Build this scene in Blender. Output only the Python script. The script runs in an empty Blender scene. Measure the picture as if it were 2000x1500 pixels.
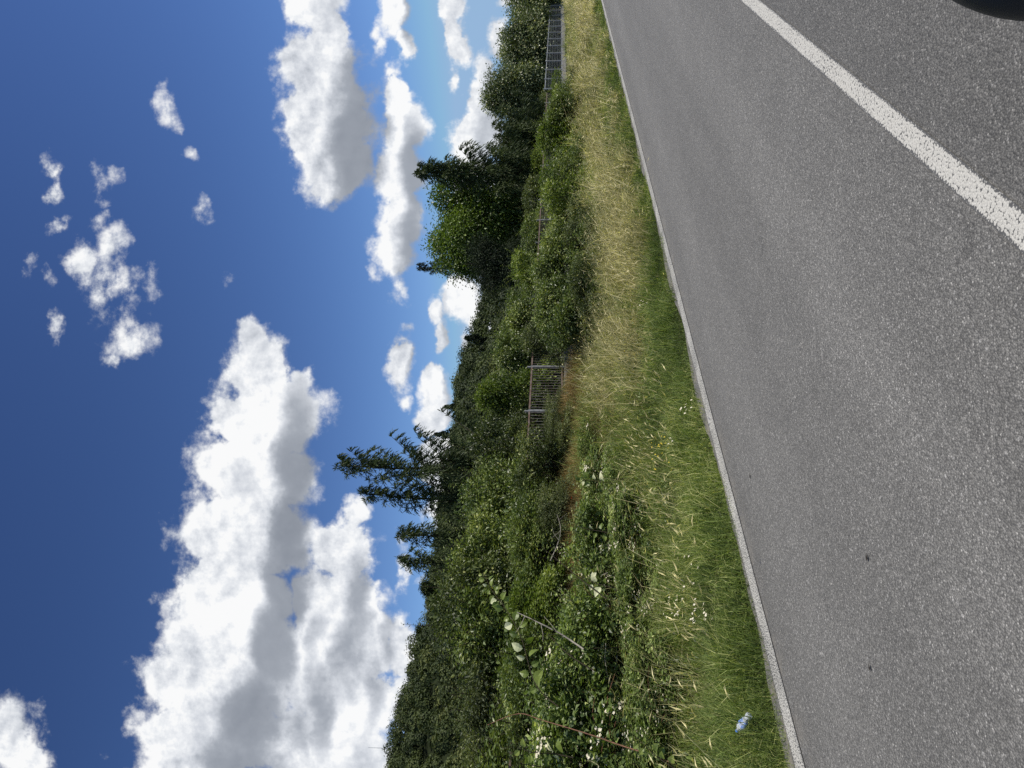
import bpy, math, random
import numpy as np
from mathutils import Vector, Matrix

# ------------------------------------------------------------------ world frame
# X = along the road (away), Y = across the road towards the verge, Z = up, metres.
S = bpy.context.scene
C = S.collection
RAD = math.radians
YAW = RAD(37.1)                       # view direction measured from the road direction
EYE = 1.3
FW = np.array([math.cos(YAW), math.sin(YAW), 0.0])
RT = np.array([math.sin(YAW), -math.cos(YAW), 0.0])
FOC = 1400.0
PITCH = RAD(3.9)


def ray(u, v):
    """view angles of a direction: (sideways, upwards) per metre ahead; u, v measured on the upright photograph (1500 x 2000)"""
    r = (u - 750) / FOC
    up = (1000 - v) / FOC
    y = math.cos(PITCH) - up * math.sin(PITCH)
    return r / y, (math.sin(PITCH) + up * math.cos(PITCH)) / y


def spot(u, n, v=1050):
    """distance along the road and distance ahead of the point seen in column u at n metres across"""
    r, _ = ray(u, v)
    ahead = n / (FW[1] + RT[1] * r)
    return ahead * (FW[0] + RT[0] * r), ahead


def height(u, v, n):
    return EYE + ray(u, v)[1] * spot(u, n, v)[1]


cam = bpy.data.cameras.new('camera')
cam.sensor_fit = 'HORIZONTAL'
cam.sensor_width = 36.0
cam.lens = 36.0 * FOC / 2000.0
cam.clip_start = 0.05
cam.clip_end = 6000
camo = bpy.data.objects.new('camera', cam)
C.objects.link(camo)
look = Vector(FW) * math.cos(PITCH) + Vector((0, 0, math.sin(PITCH)))
upv = Vector((0, 0, math.cos(PITCH))) - Vector(FW) * math.sin(PITCH)
# the phone was held sideways: the picture's right edge points at the ground
mx = Matrix.Identity(4)
for i, a in enumerate((-upv, Vector(RT), -look)):
    for j in range(3):
        mx[j][i] = a[j]
mx.translation = (0, 0, EYE)
camo.matrix_world = mx
S.camera = camo

# ------------------------------------------------------------------ light
SUN_EL = RAD(58)
SUN_AZ = RAD(104)                     # to the right of the view direction and a little behind it
sd = (FW * math.cos(SUN_AZ) + RT * math.sin(SUN_AZ)) * math.cos(SUN_EL)
SUN = Vector((sd[0], sd[1], math.sin(SUN_EL)))
sl = bpy.data.lights.new('sun', 'SUN')
sl.energy = 4.6
sl.angle = RAD(0.5)
sl.color = (1.0, 0.945, 0.85)
so = bpy.data.objects.new('sun', sl)
C.objects.link(so)
so.rotation_euler = SUN.to_track_quat('Z', 'Y').to_euler()
so.location = (0, 0, 60)

S.view_settings.view_transform = 'Standard'
S.view_settings.look = 'None'
S.view_settings.exposure = 0
S.view_settings.gamma = 1
S.render.film_transparent = False
S.cycles.use_denoising = False
S.cycles.max_bounces = 8
S.cycles.diffuse_bounces = 3
S.cycles.sample_clamp_indirect = 6


class NT:
    """small helper to write node trees"""
    def __init__(self, tree):
        self.t = tree
        tree.nodes.clear()

    def n(self, kind, **kw):
        nd = self.t.nodes.new(kind)
        for k, v in kw.items():
            setattr(nd, k, v)
        return nd

    def put(self, sock, v):
        if isinstance(v, bpy.types.NodeSocket):
            self.t.links.new(v, sock)
        elif v is not None:
            sock.default_value = v

    def math(self, op, a, b=None, c=None, clamp=False):
        nd = self.n('ShaderNodeMath', operation=op, use_clamp=clamp)
        for i, v in enumerate((a, b, c)):
            self.put(nd.inputs[i], v)
        return nd.outputs[0]

    def vec(self, op, a, b=None, c=None):
        nd = self.n('ShaderNodeVectorMath', operation=op)
        for i, v in enumerate((a, b, c)):
            if i < len(nd.inputs):
                self.put(nd.inputs[i], v)
        return nd.outputs['Value'] if op in ('DOT_PRODUCT', 'LENGTH') else nd.outputs[0]

    def noise(self, vec, scale, detail=2, rough=.5, dims='3D', dist=0.0, out='Fac', w=None, lac=2.0):
        nd = self.n('ShaderNodeTexNoise', noise_dimensions=dims)
        self.put(nd.inputs['Vector'], vec)
        nd.inputs['Scale'].default_value = scale
        nd.inputs['Detail'].default_value = detail
        nd.inputs['Roughness'].default_value = rough
        nd.inputs['Distortion'].default_value = dist
        nd.inputs['Lacunarity'].default_value = lac
        return nd.outputs[out]

    def smooth(self, v, a, b, lo=0.0, hi=1.0):
        nd = self.n('ShaderNodeMapRange', interpolation_type='SMOOTHSTEP')
        for i, x in enumerate((v, a, b, lo, hi)):
            self.put(nd.inputs[i], x)
        return nd.outputs[0]

    def lin(self, v, a, b, lo=0.0, hi=1.0):
        nd = self.n('ShaderNodeMapRange')
        for i, x in enumerate((v, a, b, lo, hi)):
            self.put(nd.inputs[i], x)
        return nd.outputs[0]

    def mix(self, f, a, b, blend='MIX'):
        nd = self.n('ShaderNodeMix', data_type='RGBA', blend_type=blend)
        self.put(nd.inputs[0], f)
        self.put(nd.inputs[6], a)
        self.put(nd.inputs[7], b)
        return nd.outputs[2]

    def ramp(self, f, stops, interp='LINEAR'):
        nd = self.n('ShaderNodeValToRGB')
        nd.color_ramp.interpolation = interp
        e = nd.color_ramp.elements
        while len(e) < len(stops):
            e.new(0.5)
        for k, (p, c) in enumerate(stops):
            e[k].position = p
            e[k].color = (*c, 1)
        self.put(nd.inputs[0], f)
        return nd.outputs[0]


# ------------------------------------------------------------------ sky with fair-weather clouds
# cloud puffs, each (height across the sky from, to, side from, to, strength): angles measured on the photograph
PUFFS = [
    # the great bank on the left
    (455, 525, 615, 700, .8), (445, 570, 660, 790, 1), (555, 605, 715, 790, .7), (385, 640, 740, 900, 1.1), (372, 640, 840, 1010, 1.2),
    (358, 625, 960, 1130, 1.2), (340, 585, 1080, 1260, 1.2), (330, 590, 1180, 1330, 1.2), (280, 590, 1250, 1420, 1.2), (265, 570, 1350, 1520, 1.2),
    (240, 580, 1460, 1700, 1.2), (220, 600, 1650, 2000, 1.1),
    # the lower banks on the left
    (672, 720, 985, 1060, .7), (612, 745, 1030, 1130, .95), (588, 760, 1100, 1230, 1), (575, 790, 1180, 1340, 1.05), (550, 800, 1280, 1440, 1.1),
    (540, 800, 1390, 1600, 1.1), (740, 830, 1200, 1330, .8), (765, 795, 1060, 1180, .6), (730, 850, 1300, 1420, .7), (560, 830, 1550, 1900, 1),
    (560, 655, 1095, 1260, 1.15), (545, 660, 1220, 1400, 1.15), (520, 660, 1360, 1570, 1.15),
    # the bank on the right
    (535, 670, -60, 60, .9), (532, 720, 70, 190, 1), (545, 735, 130, 270, 1.1), (560, 745, 190, 330, 1.15), (590, 740, 260, 385, 1.0), (645, 668, 370, 410, .5),
    (600, 690, 20, 110, .9), (640, 680, 20, 70, .6), (480, 700, -260, -40, 1),
    (735, 800, 135, 230, .9), (730, 832, 190, 310, 1), (718, 842, 280, 400, 1), (735, 838, 360, 480, 1), (735, 812, 440, 530, .8), (760, 800, 500, 600, .55),
    (735, 815, -60, 60, .9), (775, 815, 40, 130, .8),
    # the far rows near the horizon
    (862, 920, -60, 60, .9), (868, 920, 30, 125, .9), (865, 885, 118, 178, .6), (915, 965, 100, 190, .8), (893, 985, 150, 250, .9), (880, 985, 220, 320, 1), (880, 985, 300, 420, .9),
    (950, 1000, 30, 130, .7), (965, 1010, -60, 30, .7),
    (822, 870, 570, 650, .8), (838, 878, 630, 720, .85), (820, 882, 720, 800, .9), (812, 885, 780, 860, 1.0), (805, 900, 850, 960, 1.0), (820, 900, 940, 1040, .7),
    (755, 815, 660, 765, .75), (770, 800, 638, 680, .5), (775, 802, 765, 800, .5),
    (862, 930, 540, 630, .9), (890, 925, 650, 720, .7), (905, 960, 560, 680, .8),
    # scattered rags high up
    (80, 128, 306, 378, .6), (84, 138, 348, 436, .64), (82, 132, 408, 476, .58), (170, 210, 322, 395, .44), (188, 232, 318, 372, .42), (186, 262, 446, 540, .52), (128, 200, 475, 570, .62), (150, 282, 500, 625, .56), (186, 272, 575, 655, .5),
    (202, 296, 612, 702, .5), (205, 240, 668, 716, .55),
    (292, 338, 138, 206, .38), (305, 346, 190, 250, .38), (348, 380, 280, 308, .42), (368, 420, 378, 428, .48), (405, 446, 530, 566, .38), (80, 112, 610, 662, .52), (84, 118, 540, 580, .34), (50, 80, 510, 545, .28),
    (-30, 80, 1350, 1520, .7), (20, 110, 1430, 1560, .8), (232, 275, 1362, 1450, .45), (196, 224, 1455, 1496, .45),
    (712, 742, 36, 80, .5), (730, 754, 60, 115, .5), (714, 742, 518, 562, .48), (172, 215, 412, 448, .4), (750, 792, 540, 602, .42), (370, 384, 785, 815, .34), (625, 662, 1070, 1115, .42),
    (600, 640, 900, 970, .4), (800, 830, 1130, 1150, .3), (100, 420, -420, -150, .8), (0, 160, -300, -120, .5), (300, 480, 2000, 2500, .9), (600, 900, 1900, 2400, 1), (700, 900, -500, -100, .9)]

world = bpy.data.worlds.new('World')
S.world = world
world.use_nodes = True
k = NT(world.node_tree)
sky = k.n('ShaderNodeTexSky', sky_type='NISHITA', sun_disc=False)
sky.sun_elevation = SUN_EL
sky.sun_rotation = math.atan2(SUN.x, SUN.y)
sky.altitude = 500
sky.air_density = 1.0
sky.dust_density = 0.35
sky.ozone_density = 2.2
SKY_STRENGTH = 0.1
tc = k.n('ShaderNodeTexCoord')
d = tc.outputs['Generated']
ah = k.math('MAXIMUM', k.math('ABSOLUTE', k.vec('DOT_PRODUCT', d, tuple(FW))), 0.06)
sx = k.math('DIVIDE', k.vec('DOT_PRODUCT', d, tuple(RT)), ah)
sz = k.math('DIVIDE', k.vec('DOT_PRODUCT', d, (0, 0, 1)), ah)
cmb = k.n('ShaderNodeCombineXYZ')
k.put(cmb.inputs[0], sx)
k.put(cmb.inputs[1], sz)
p0 = cmb.outputs[0]
w1 = k.noise(p0, 9.0, 5, .6, '2D', out='Color')
pw = k.vec('MULTIPLY_ADD', k.vec('SUBTRACT', w1, (.5, .5, .5)), (.075, .06, 0), p0)
F = G = None
for (v0, v1, y0, y1, kk) in PUFFS:
    a, b = ray(1500 - y0, v0), ray(1500 - y1, v1)
    cx, cz = (a[0] + b[0]) / 2, (a[1] + b[1]) / 2
    rx, rz = abs(a[0] - b[0]) / 2 * 1.25, abs(a[1] - b[1]) / 2 * 1.22
    e = k.vec('MULTIPLY_ADD', pw, (1 / rx, 1 / rz, 0), (-cx / rx, -cz / rz, 0))
    f = k.math('MULTIPLY_ADD', k.vec('DOT_PRODUCT', e, e), -kk, kk)
    F = f if F is None else k.math('SMOOTH_MAX', F, f, .12)
F = k.math('MINIMUM', F, 1.1)
# shaded undersides of the thicker clouds, painted grey into the sky colour
BELLIES = [
    (545, 625, 740, 900, .75), (535, 630, 800, 1000, 1.0), (530, 615, 930, 1120, 1.0), (510, 600, 1060, 1260, 1.05), (480, 585, 1180, 1360, 1.05),
    (430, 560, 1300, 1480, .95), (400, 540, 1420, 1600, .9), (420, 500, 900, 1000, .45), (560, 600, 1330, 1500, .55), (640, 690, 1240, 1420, .5),
    (420, 470, 1120, 1200, .25), (340, 420, 1380, 1480, .35), (470, 520, 620, 690, .35),
    (670, 730, 1080, 1260, .7), (655, 720, 1180, 1330, .6), (700, 750, 1280, 1420, .55), (600, 640, 1180, 1300, .5), (590, 650, 1290, 1500, .7), (680, 760, 1400, 1560, .4),
    (740, 775, 1160, 1300, .5), (540, 800, 1520, 1900, .6),
    (660, 745, 90, 250, .85), (650, 745, 170, 340, 1.05), (655, 745, 270, 400, 1.0), (640, 690, 360, 420, .7), (700, 760, 190, 300, .7), (560, 700, -260, -60, .6), (600, 680, -20, 70, .35),
    (772, 848, 230, 430, .95), (765, 835, 390, 540, .85), (790, 835, 160, 300, .3), (790, 820, -60, 110, .7),
    (905, 920, 0, 110, .3), (930, 990, 120, 330, .5), (905, 985, 250, 420, .3), (858, 882, 560, 720, .5), (868, 890, 720, 860, .6), (795, 812, 660, 760, .5), (880, 900, 850, 950, .4)]
for (v0, v1, y0, y1, kk) in BELLIES:
    a, b = ray(1500 - y0, v0), ray(1500 - y1, v1)
    cx, cz = (a[0] + b[0]) / 2, (a[1] + b[1]) / 2
    rx, rz = abs(a[0] - b[0]) / 2 * 1.35, abs(a[1] - b[1]) / 2 * 1.35
    e = k.vec('MULTIPLY_ADD', pw, (1 / rx, 1 / rz, 0), (-cx / rx, -cz / rz, 0))
    f = k.math('MULTIPLY_ADD', k.vec('DOT_PRODUCT', e, e), -kk, kk)
    G = f if G is None else k.math('SMOOTH_MAX', G, f, .25)
G = k.math('MAXIMUM', G, 0.0)
SUN_OFF = (.006, .012, 0)


def billow(vec):
    a = k.noise(vec, 13.0, 12, .60, '2D')
    b = k.noise(k.vec('ADD', vec, (3.7, 1.9, 0)), 22.0, 6, .62, '2D')
    b = k.math('ABSOLUTE', k.math('MULTIPLY_ADD', b, 2.0, -1.0))
    return k.math('MULTIPLY_ADD', b, .22, a)


n1 = billow(p0)
n2 = billow(k.vec('ADD', p0, SUN_OFF))
dens = k.math('MULTIPLY_ADD', k.math('SUBTRACT', n1, .555), k.smooth(F, .15, .9, 2.6, 1.6), F)
under = k.smooth(G, .0, .95)
soft = k.math('ADD', k.lin(under, 0, 1, .17, .42), k.smooth(F, .85, .2, 0, .80))   # undersides and thin rags are softer than tops
alpha = k.smooth(dens, .0, soft)
core = k.smooth(dens, .05, .75)
relief = k.math('MULTIPLY', k.math('SUBTRACT', n1, n2), k.lin(under, 0, 1, 1.3, .2))  # lit and shaded sides of the puffs, painted from a sunward offset
big = k.noise(pw, 7.0, 5, .52, '2D')
lit = k.math('MULTIPLY_ADD', under, -.76, .875)
lit = k.math('ADD', relief, lit)
lit = k.math('MULTIPLY_ADD', k.math('SUBTRACT', big, .5), k.lin(under, 0, 1, 1.15, .42), lit)
lit = k.math('MULTIPLY_ADD', core, .06, lit)
lit = k.math('MAXIMUM', k.math('MINIMUM', lit, 1.0), 0.0)
ccol = k.ramp(lit, [(0, (.24, .265, .31)), (.35, (.38, .41, .46)), (.7, (.67, .70, .75)), (.92, (.88, .90, .925)), (1, (.97, .975, .975))])
skyc = k.vec('SCALE', sky.outputs[0])
skyc.node.inputs['Scale'].default_value = SKY_STRENGTH
gm = k.n('ShaderNodeGamma')
k.put(gm.inputs[0], skyc)
gm.inputs[1].default_value = 1.8
skyc = k.vec('MULTIPLY', gm.outputs[0], tuple(c / SKY_STRENGTH for c in (2.6, 2.25, 2.05)))
skyc = k.vec('MINIMUM', skyc, tuple(c / SKY_STRENGTH for c in (.30, .47, .70)))
cl = k.vec('MULTIPLY', ccol, (1 / SKY_STRENGTH,) * 3)
up = k.smooth(k.vec('DOT_PRODUCT', d, (0, 0, 1)), -.02, .03)
allc = k.mix(k.math('MULTIPLY', k.math('MULTIPLY', alpha, .98), up), skyc, cl)
bg = k.n('ShaderNodeBackground')
k.put(bg.inputs['Color'], allc)
bg.inputs['Strength'].default_value = SKY_STRENGTH
wo = k.n('ShaderNodeOutputWorld')
k.put(wo.inputs['Surface'], bg.outputs[0])
world.cycles.sampling_method = 'MANUAL'
world.cycles.sample_map_resolution = 256

# ------------------------------------------------------------------ objects, names and labels
def link(name, me, parent=None, loc=None, rotz=0.0, scale=None):
    o = bpy.data.objects.new(name, me)
    C.objects.link(o)
    if parent is not None:
        o.parent = parent
    if loc is not None:
        o.location = loc
    if rotz:
        o.rotation_euler = (0, 0, rotz)
    if scale is not None:
        o.scale = scale
    return o


def tag(o, label=None, category=None, group=None, kind=None):
    for key, v in (('label', label), ('category', category), ('group', group), ('kind', kind)):
        if v:
            o[key] = v
    return o


def thing(name, label, category, loc, rotz=0.0, group=None, scale=None):
    return tag(link(name, None, None, loc, rotz, scale), label, category, group)


# ------------------------------------------------------------------ meshes from arrays
def mesh(name, verts, faces, mat, tint=None, smooth=False):
    """faces: list of int arrays (m, k); tint: one value per face, in the order of the arrays"""
    me = bpy.data.meshes.new(name)
    verts = np.asarray(verts, np.float32).reshape(-1, 3)
    faces = [np.asarray(f, np.int32) for f in faces if len(f)]
    loops = np.concatenate([f.ravel() for f in faces])
    tot = np.concatenate([np.full(len(f), f.shape[1], np.int32) for f in faces])
    start = np.concatenate([[0], np.cumsum(tot)[:-1]]).astype(np.int32)
    me.vertices.add(len(verts))
    me.vertices.foreach_set('co', verts.ravel())
    me.loops.add(len(loops))
    me.loops.foreach_set('vertex_index', loops)
    me.polygons.add(len(tot))
    me.polygons.foreach_set('loop_start', start)
    me.polygons.foreach_set('use_smooth', np.full(len(tot), bool(smooth)))
    if tint is not None:
        a = me.attributes.new('tint', 'FLOAT', 'FACE')
        a.data.foreach_set('value', np.asarray(tint, np.float32).ravel())
    me.materials.append(mat)
    me.update(calc_edges=True)
    return me


def unit(a):
    return a / np.maximum(np.linalg.norm(a, axis=-1, keepdims=True), 1e-9)


def rdirs(rng, n):
    return unit(rng.normal(size=(n, 3)))


def leaf_quads(pos, axis, nrm, length, width, fold=.18):
    """leaves as folded rhombs: base at pos, pointing along axis"""
    axis = unit(axis)
    side = unit(np.cross(axis, nrm))
    up = np.cross(side, axis)
    L = np.asarray(length)[:, None]
    Wd = np.asarray(width)[:, None]
    v = np.empty((len(pos), 4, 3))
    mid = pos + axis * L * .45
    v[:, 0] = pos
    v[:, 1] = mid + side * Wd * .5 + up * Wd * fold
    v[:, 2] = pos + axis * L - up * L * .12
    v[:, 3] = mid - side * Wd * .5 + up * Wd * fold
    return v


def quads_mesh(name, v, mat, tint):
    n = len(v)
    return mesh(name, v.reshape(-1, 3), [np.arange(n * 4).reshape(n, 4)], mat, tint)


def oval_leaves(pos, axis, nrm, length, width):
    """larger leaves seen close: pointed ovals of ten corners with a bent midrib; returns (verts, quads)"""
    axis = unit(axis)
    side = unit(np.cross(axis, nrm))
    up = np.cross(side, axis)
    prof = [(0, 0.0, 0), (.12, .30, .02), (.3, .5, .05), (.55, .46, .04), (.8, .24, -.03), (1.0, 0.0, -.12)]
    n = len(pos)
    V = np.empty((n, 16, 3))
    L = np.asarray(length)[:, None]
    Wd = np.asarray(width)[:, None]
    idx = 0
    for t, w, h in prof:
        c = pos + axis * L * t + up * L * h
        if w == 0:
            V[:, idx] = c
            idx += 1
        else:
            V[:, idx] = c + side * Wd * w + up * Wd * w * .3
            V[:, idx + 1] = c
            V[:, idx + 2] = c - side * Wd * w + up * Wd * w * .3
            idx += 3
    V = V[:, :14]
    b = np.arange(n)[:, None] * 14
    tris = np.array([[0, 2, 1], [0, 3, 2], [10, 11, 13], [11, 12, 13]])
    quads = []
    for r in range(3):
        o = 1 + 3 * r
        quads += [[o, o + 1, o + 4, o + 3], [o + 1, o + 2, o + 5, o + 4]]
    quads = np.array(quads)
    return V.reshape(-1, 3), [(b[:, :, None] + tris[None]).reshape(-1, 3), (b[:, :, None] + quads[None]).reshape(-1, 4)]


def tubes(paths, sides=5):
    """paths: list of (points (k,3), radii (k,)); one mesh of tapered tubes"""
    V, Fq = [], []
    off = 0
    for pts, rad in paths:
        pts = np.asarray(pts, float)
        rad = np.asarray(rad, float)
        k_ = len(pts)
        t = unit(np.gradient(pts, axis=0))
        ref = np.where(np.abs(t[:, 2:3]) > .9, np.array([[1., 0, 0]]), np.array([[0, 0, 1.]]))
        a = unit(np.cross(t, ref))
        b = np.cross(t, a)
        ang = np.arange(sides) * 2 * math.pi / sides
        ring = pts[:, None] + rad[:, None, None] * (a[:, None] * np.cos(ang)[None, :, None] + b[:, None] * np.sin(ang)[None, :, None])
        V.append(ring.reshape(-1, 3))
        i = np.arange(k_ - 1)[:, None] * sides
        j = np.arange(sides)[None]
        jn = (j + 1) % sides
        q = np.stack([i + j, i + jn, i + sides + jn, i + sides + j], -1).reshape(-1, 4) + off
        Fq.append(q)
        off += k_ * sides
    return np.concatenate(V), np.concatenate(Fq)


def tube_mesh(name, paths, mat, sides=5):
    v, f = tubes(paths, sides)
    return mesh(name, v, [f], mat, smooth=True)


def boxes_mesh(name, boxes, mat):
    """boxes: (centre, half sizes)"""
    c = np.array([[-1, -1, -1], [1, -1, -1], [1, 1, -1], [-1, 1, -1], [-1, -1, 1], [1, -1, 1], [1, 1, 1], [-1, 1, 1]], float)
    f = np.array([[0, 3, 2, 1], [4, 5, 6, 7], [0, 1, 5, 4], [1, 2, 6, 5], [2, 3, 7, 6], [3, 0, 4, 7]])
    V = np.concatenate([np.array(b[0]) + c * np.array(b[1]) for b in boxes])
    Fq = np.concatenate([f + 8 * i for i in range(len(boxes))])
    return mesh(name, V, [Fq], mat)


# ------------------------------------------------------------------ materials
def material(name):
    m = bpy.data.materials.new(name)
    m.use_nodes = True
    return m, NT(m.node_tree)


def finish(k, shader):
    o = k.n('ShaderNodeOutputMaterial')
    k.put(o.inputs['Surface'], shader)


def principled(k, col, rough=.6, spec=.3, normal=None, metal=0.0):
    p = k.n('ShaderNodeBsdfPrincipled')
    k.put(p.inputs['Base Color'], col if isinstance(col, bpy.types.NodeSocket) else (*col, 1))
    k.put(p.inputs['Roughness'], rough)
    k.put(p.inputs['Specular IOR Level'], spec)
    k.put(p.inputs['Metallic'], metal)
    if normal is not None:
        k.put(p.inputs['Normal'], normal)
    return p.outputs[0]


def leaf_material(name, stops, rough=.45, spec=.35, through=.3, scale=.6, gain=1.0):
    """leaf colour from the face attribute 'tint', with a slow drift over the plant; light passes partly through"""
    m, k = material(name)
    at = k.n('ShaderNodeAttribute', attribute_name='tint')
    geo = k.n('ShaderNodeNewGeometry')
    drift = k.noise(geo.outputs['Position'], scale, 2, .5)
    t = k.math('ADD', at.outputs['Fac'], k.math('MULTIPLY_ADD', drift, .5, -.25))
    col = k.ramp(t, [(p_, (cc_[0] * gain * 1.08, cc_[1] * gain, cc_[2] * gain * .82)) for p_, cc_ in stops])
    p = principled(k, col, rough, spec)
    tr = k.n('ShaderNodeBsdfTranslucent')
    k.put(tr.inputs['Color'], k.mix(1.0, col, (1.25, 1.35, .55, 1), 'MULTIPLY'))
    mx_ = k.n('ShaderNodeMixShader')
    mx_.inputs[0].default_value = through
    k.put(mx_.inputs[1], p)
    k.put(mx_.inputs[2], tr.outputs[0])
    finish(k, mx_.outputs[0])
    return m


def plain(name, col, rough=.7, spec=.3, noise=0.0, scale=8.0, metal=0.0, col2=None, bump=0.0):
    m, k = material(name)
    geo = k.n('ShaderNodeNewGeometry')
    nz = k.noise(geo.outputs['Position'], scale, 6, .6)
    c2 = col2 if col2 else tuple(c * (1 - noise) for c in col)
    c = k.mix(k.smooth(nz, .35, .65), (*col, 1), (*c2, 1))
    nrm = None
    if bump:
        b = k.n('ShaderNodeBump')
        b.inputs['Strength'].default_value = bump
        b.inputs['Distance'].default_value = .01
        k.put(b.inputs['Height'], nz)
        nrm = b.outputs[0]
    finish(k, principled(k, c, rough, spec, nrm, metal))
    return m


M = {}
M['shrub'] = leaf_material('olive_leaves', [(0, (.018, .030, .011)), (.45, (.047, .068, .024)), (.8, (.090, .115, .045)), (1, (.16, .18, .085))], .42, .45, .25, gain=2.75)
M['dark_shrub'] = leaf_material('dark_leaves', [(0, (.011, .018, .008)), (.5, (.031, .043, .016)), (.85, (.062, .078, .030)), (1, (.12, .135, .058))], .42, .4, .22, gain=2.9)
M['grey_shrub'] = leaf_material('blue_grey_leaves', [(0, (.022, .031, .016)), (.5, (.060, .078, .040)), (.85, (.110, .130, .074)), (1, (.18, .20, .12))], .5, .35, .25, gain=2.1)
M['fresh_shrub'] = leaf_material('fresh_leaves', [(0, (.024, .042, .010)), (.5, (.062, .092, .022)), (.85, (.11, .145, .040)), (1, (.17, .20, .07))], .42, .4, .32, gain=2.1)
M['bramble'] = leaf_material('bramble_leaves', [(0, (.014, .024, .010)), (.5, (.050, .074, .024)), (.85, (.095, .13, .045)), (1, (.20, .23, .11))], .45, .4, .28, 1.4, gain=2.75)
M['broadleaf'] = leaf_material('tree_leaves', [(0, (.018, .034, .008)), (.5, (.048, .080, .016)), (.85, (.085, .13, .028)), (1, (.13, .18, .05))], .42, .4, .3, .3, gain=1.95)
M['walnut'] = leaf_material('grey_green_leaves', [(0, (.012, .020, .010)), (.45, (.034, .048, .022)), (.8, (.080, .098, .052)), (1, (.20, .21, .14))], .4, .5, .2, .3, gain=3.3)
M['needles'] = leaf_material('cedar_needles', [(0, (.008, .014, .007)), (.5, (.021, .032, .014)), (.85, (.042, .056, .023)), (1, (.07, .085, .035))], .55, .25, .12, .25, gain=2.9)
M['black_needles'] = leaf_material('dark_needles', [(0, (.004, .008, .005)), (.5, (.010, .017, .010)), (.85, (.020, .031, .017)), (1, (.036, .05, .026))], .6, .2, .1, .25, gain=2.3)
M['wood_far'] = leaf_material('hill_wood_leaves', [(0, (.012, .020, .009)), (.4, (.028, .042, .016)), (.75, (.055, .074, .026)), (1, (.085, .098, .034))], .6, .2, .15, .02, gain=1.5)
M['grass'] = leaf_material('grass_blades', [(0, (.022, .032, .013)), (.4, (.052, .077, .024)), (.75, (.102, .132, .046)), (1, (.215, .22, .12))], .5, .3, .35, .8, gain=2.95)
M['dry'] = leaf_material('straw_blades', [(0, (.070, .074, .034)), (.4, (.150, .146, .082)), (.75, (.265, .25, .155)), (1, (.43, .41, .29))], .55, .3, .3, .8, gain=2.3)
M['brown'] = leaf_material('withered_stems', [(0, (.045, .034, .017)), (.4, (.10, .078, .036)), (.75, (.17, .13, .062)), (1, (.24, .19, .10))], .65, .2, .2, .8, gain=2.4)
M['pale'] = leaf_material('pale_leaf_undersides', [(0, (.30, .36, .22)), (.5, (.50, .56, .40)), (1, (.72, .76, .62))], .5, .3, .2, 1.0)
M['petal'] = leaf_material('white_petals', [(0, (.62, .60, .58)), (1, (.86, .85, .83))], .6, .2, .25, 1.0)
M['yellow'] = leaf_material('yellow_petals', [(0, (.42, .36, .04)), (1, (.70, .58, .08))], .6, .2, .2, 1.0)
M['bark'] = plain('bark', (.075, .058, .042), .9, .15, .6, 14, bump=.5)
M['twig'] = plain('twig_bark', (.060, .048, .030), .85, .2, .5, 20)
M['cane'] = plain('rusty_cane', (.24, .12, .07), .7, .25, .45, 25)
M['deadwood'] = plain('bleached_wood', (.45, .40, .33), .8, .2, .45, 20)
M['rust'] = plain('rusty_iron', (.22, .17, .145), .75, .3, .4, 9, col2=(.14, .085, .06))
M['oldpaint'] = plain('grey_fence_paint', (.28, .28, .275), .6, .3, .35, 12)
M['whitepaint'] = plain('galvanised_steel', (.42, .42, .415), .45, .4, .25, 6, metal=.2)
M['concrete'] = plain('weathered_concrete', (.27, .26, .235), .9, .2, .5, 5, bump=.4)


# ------------------------------------------------------------------ plants
def clump_cloud(rng, centres, outward, per, sigma, leaf, asp=.55, tint_c=None, droop=.25, upb=.75):
    """leaves gathered round clump centres; returns (quads, tints)"""
    n = len(centres)
    idx = np.repeat(np.arange(n), per)
    off = rng.normal(size=(len(idx), 3)) * sigma * np.array([1, 1, .75])
    pos = centres[idx] + off
    out = unit(outward[idx] * .6 + unit(off) * .7 + rdirs(rng, len(idx)) * .5)
    axis = unit(out + rdirs(rng, len(idx)) * .6 - np.array([0, 0, droop]))
    nrm = unit(out * .6 + np.array([0, 0, upb]) + rdirs(rng, len(idx)) * .45)
    L = leaf * rng.uniform(.6, 1.35, len(idx))
    v = leaf_quads(pos, axis, nrm, L, L * asp * rng.uniform(.75, 1.2, len(idx)))
    tc = rng.normal(.45, .13, n) if tint_c is None else tint_c
    t = tc[idx] + rng.normal(0, .18, len(idx))
    hot = rng.random(len(idx)) < .05  # a few paler leaves: glossy highlights put into the leaf colour
    t = np.where(hot, t + .4, t)
    return v, np.clip(t, 0, 1)


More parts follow.
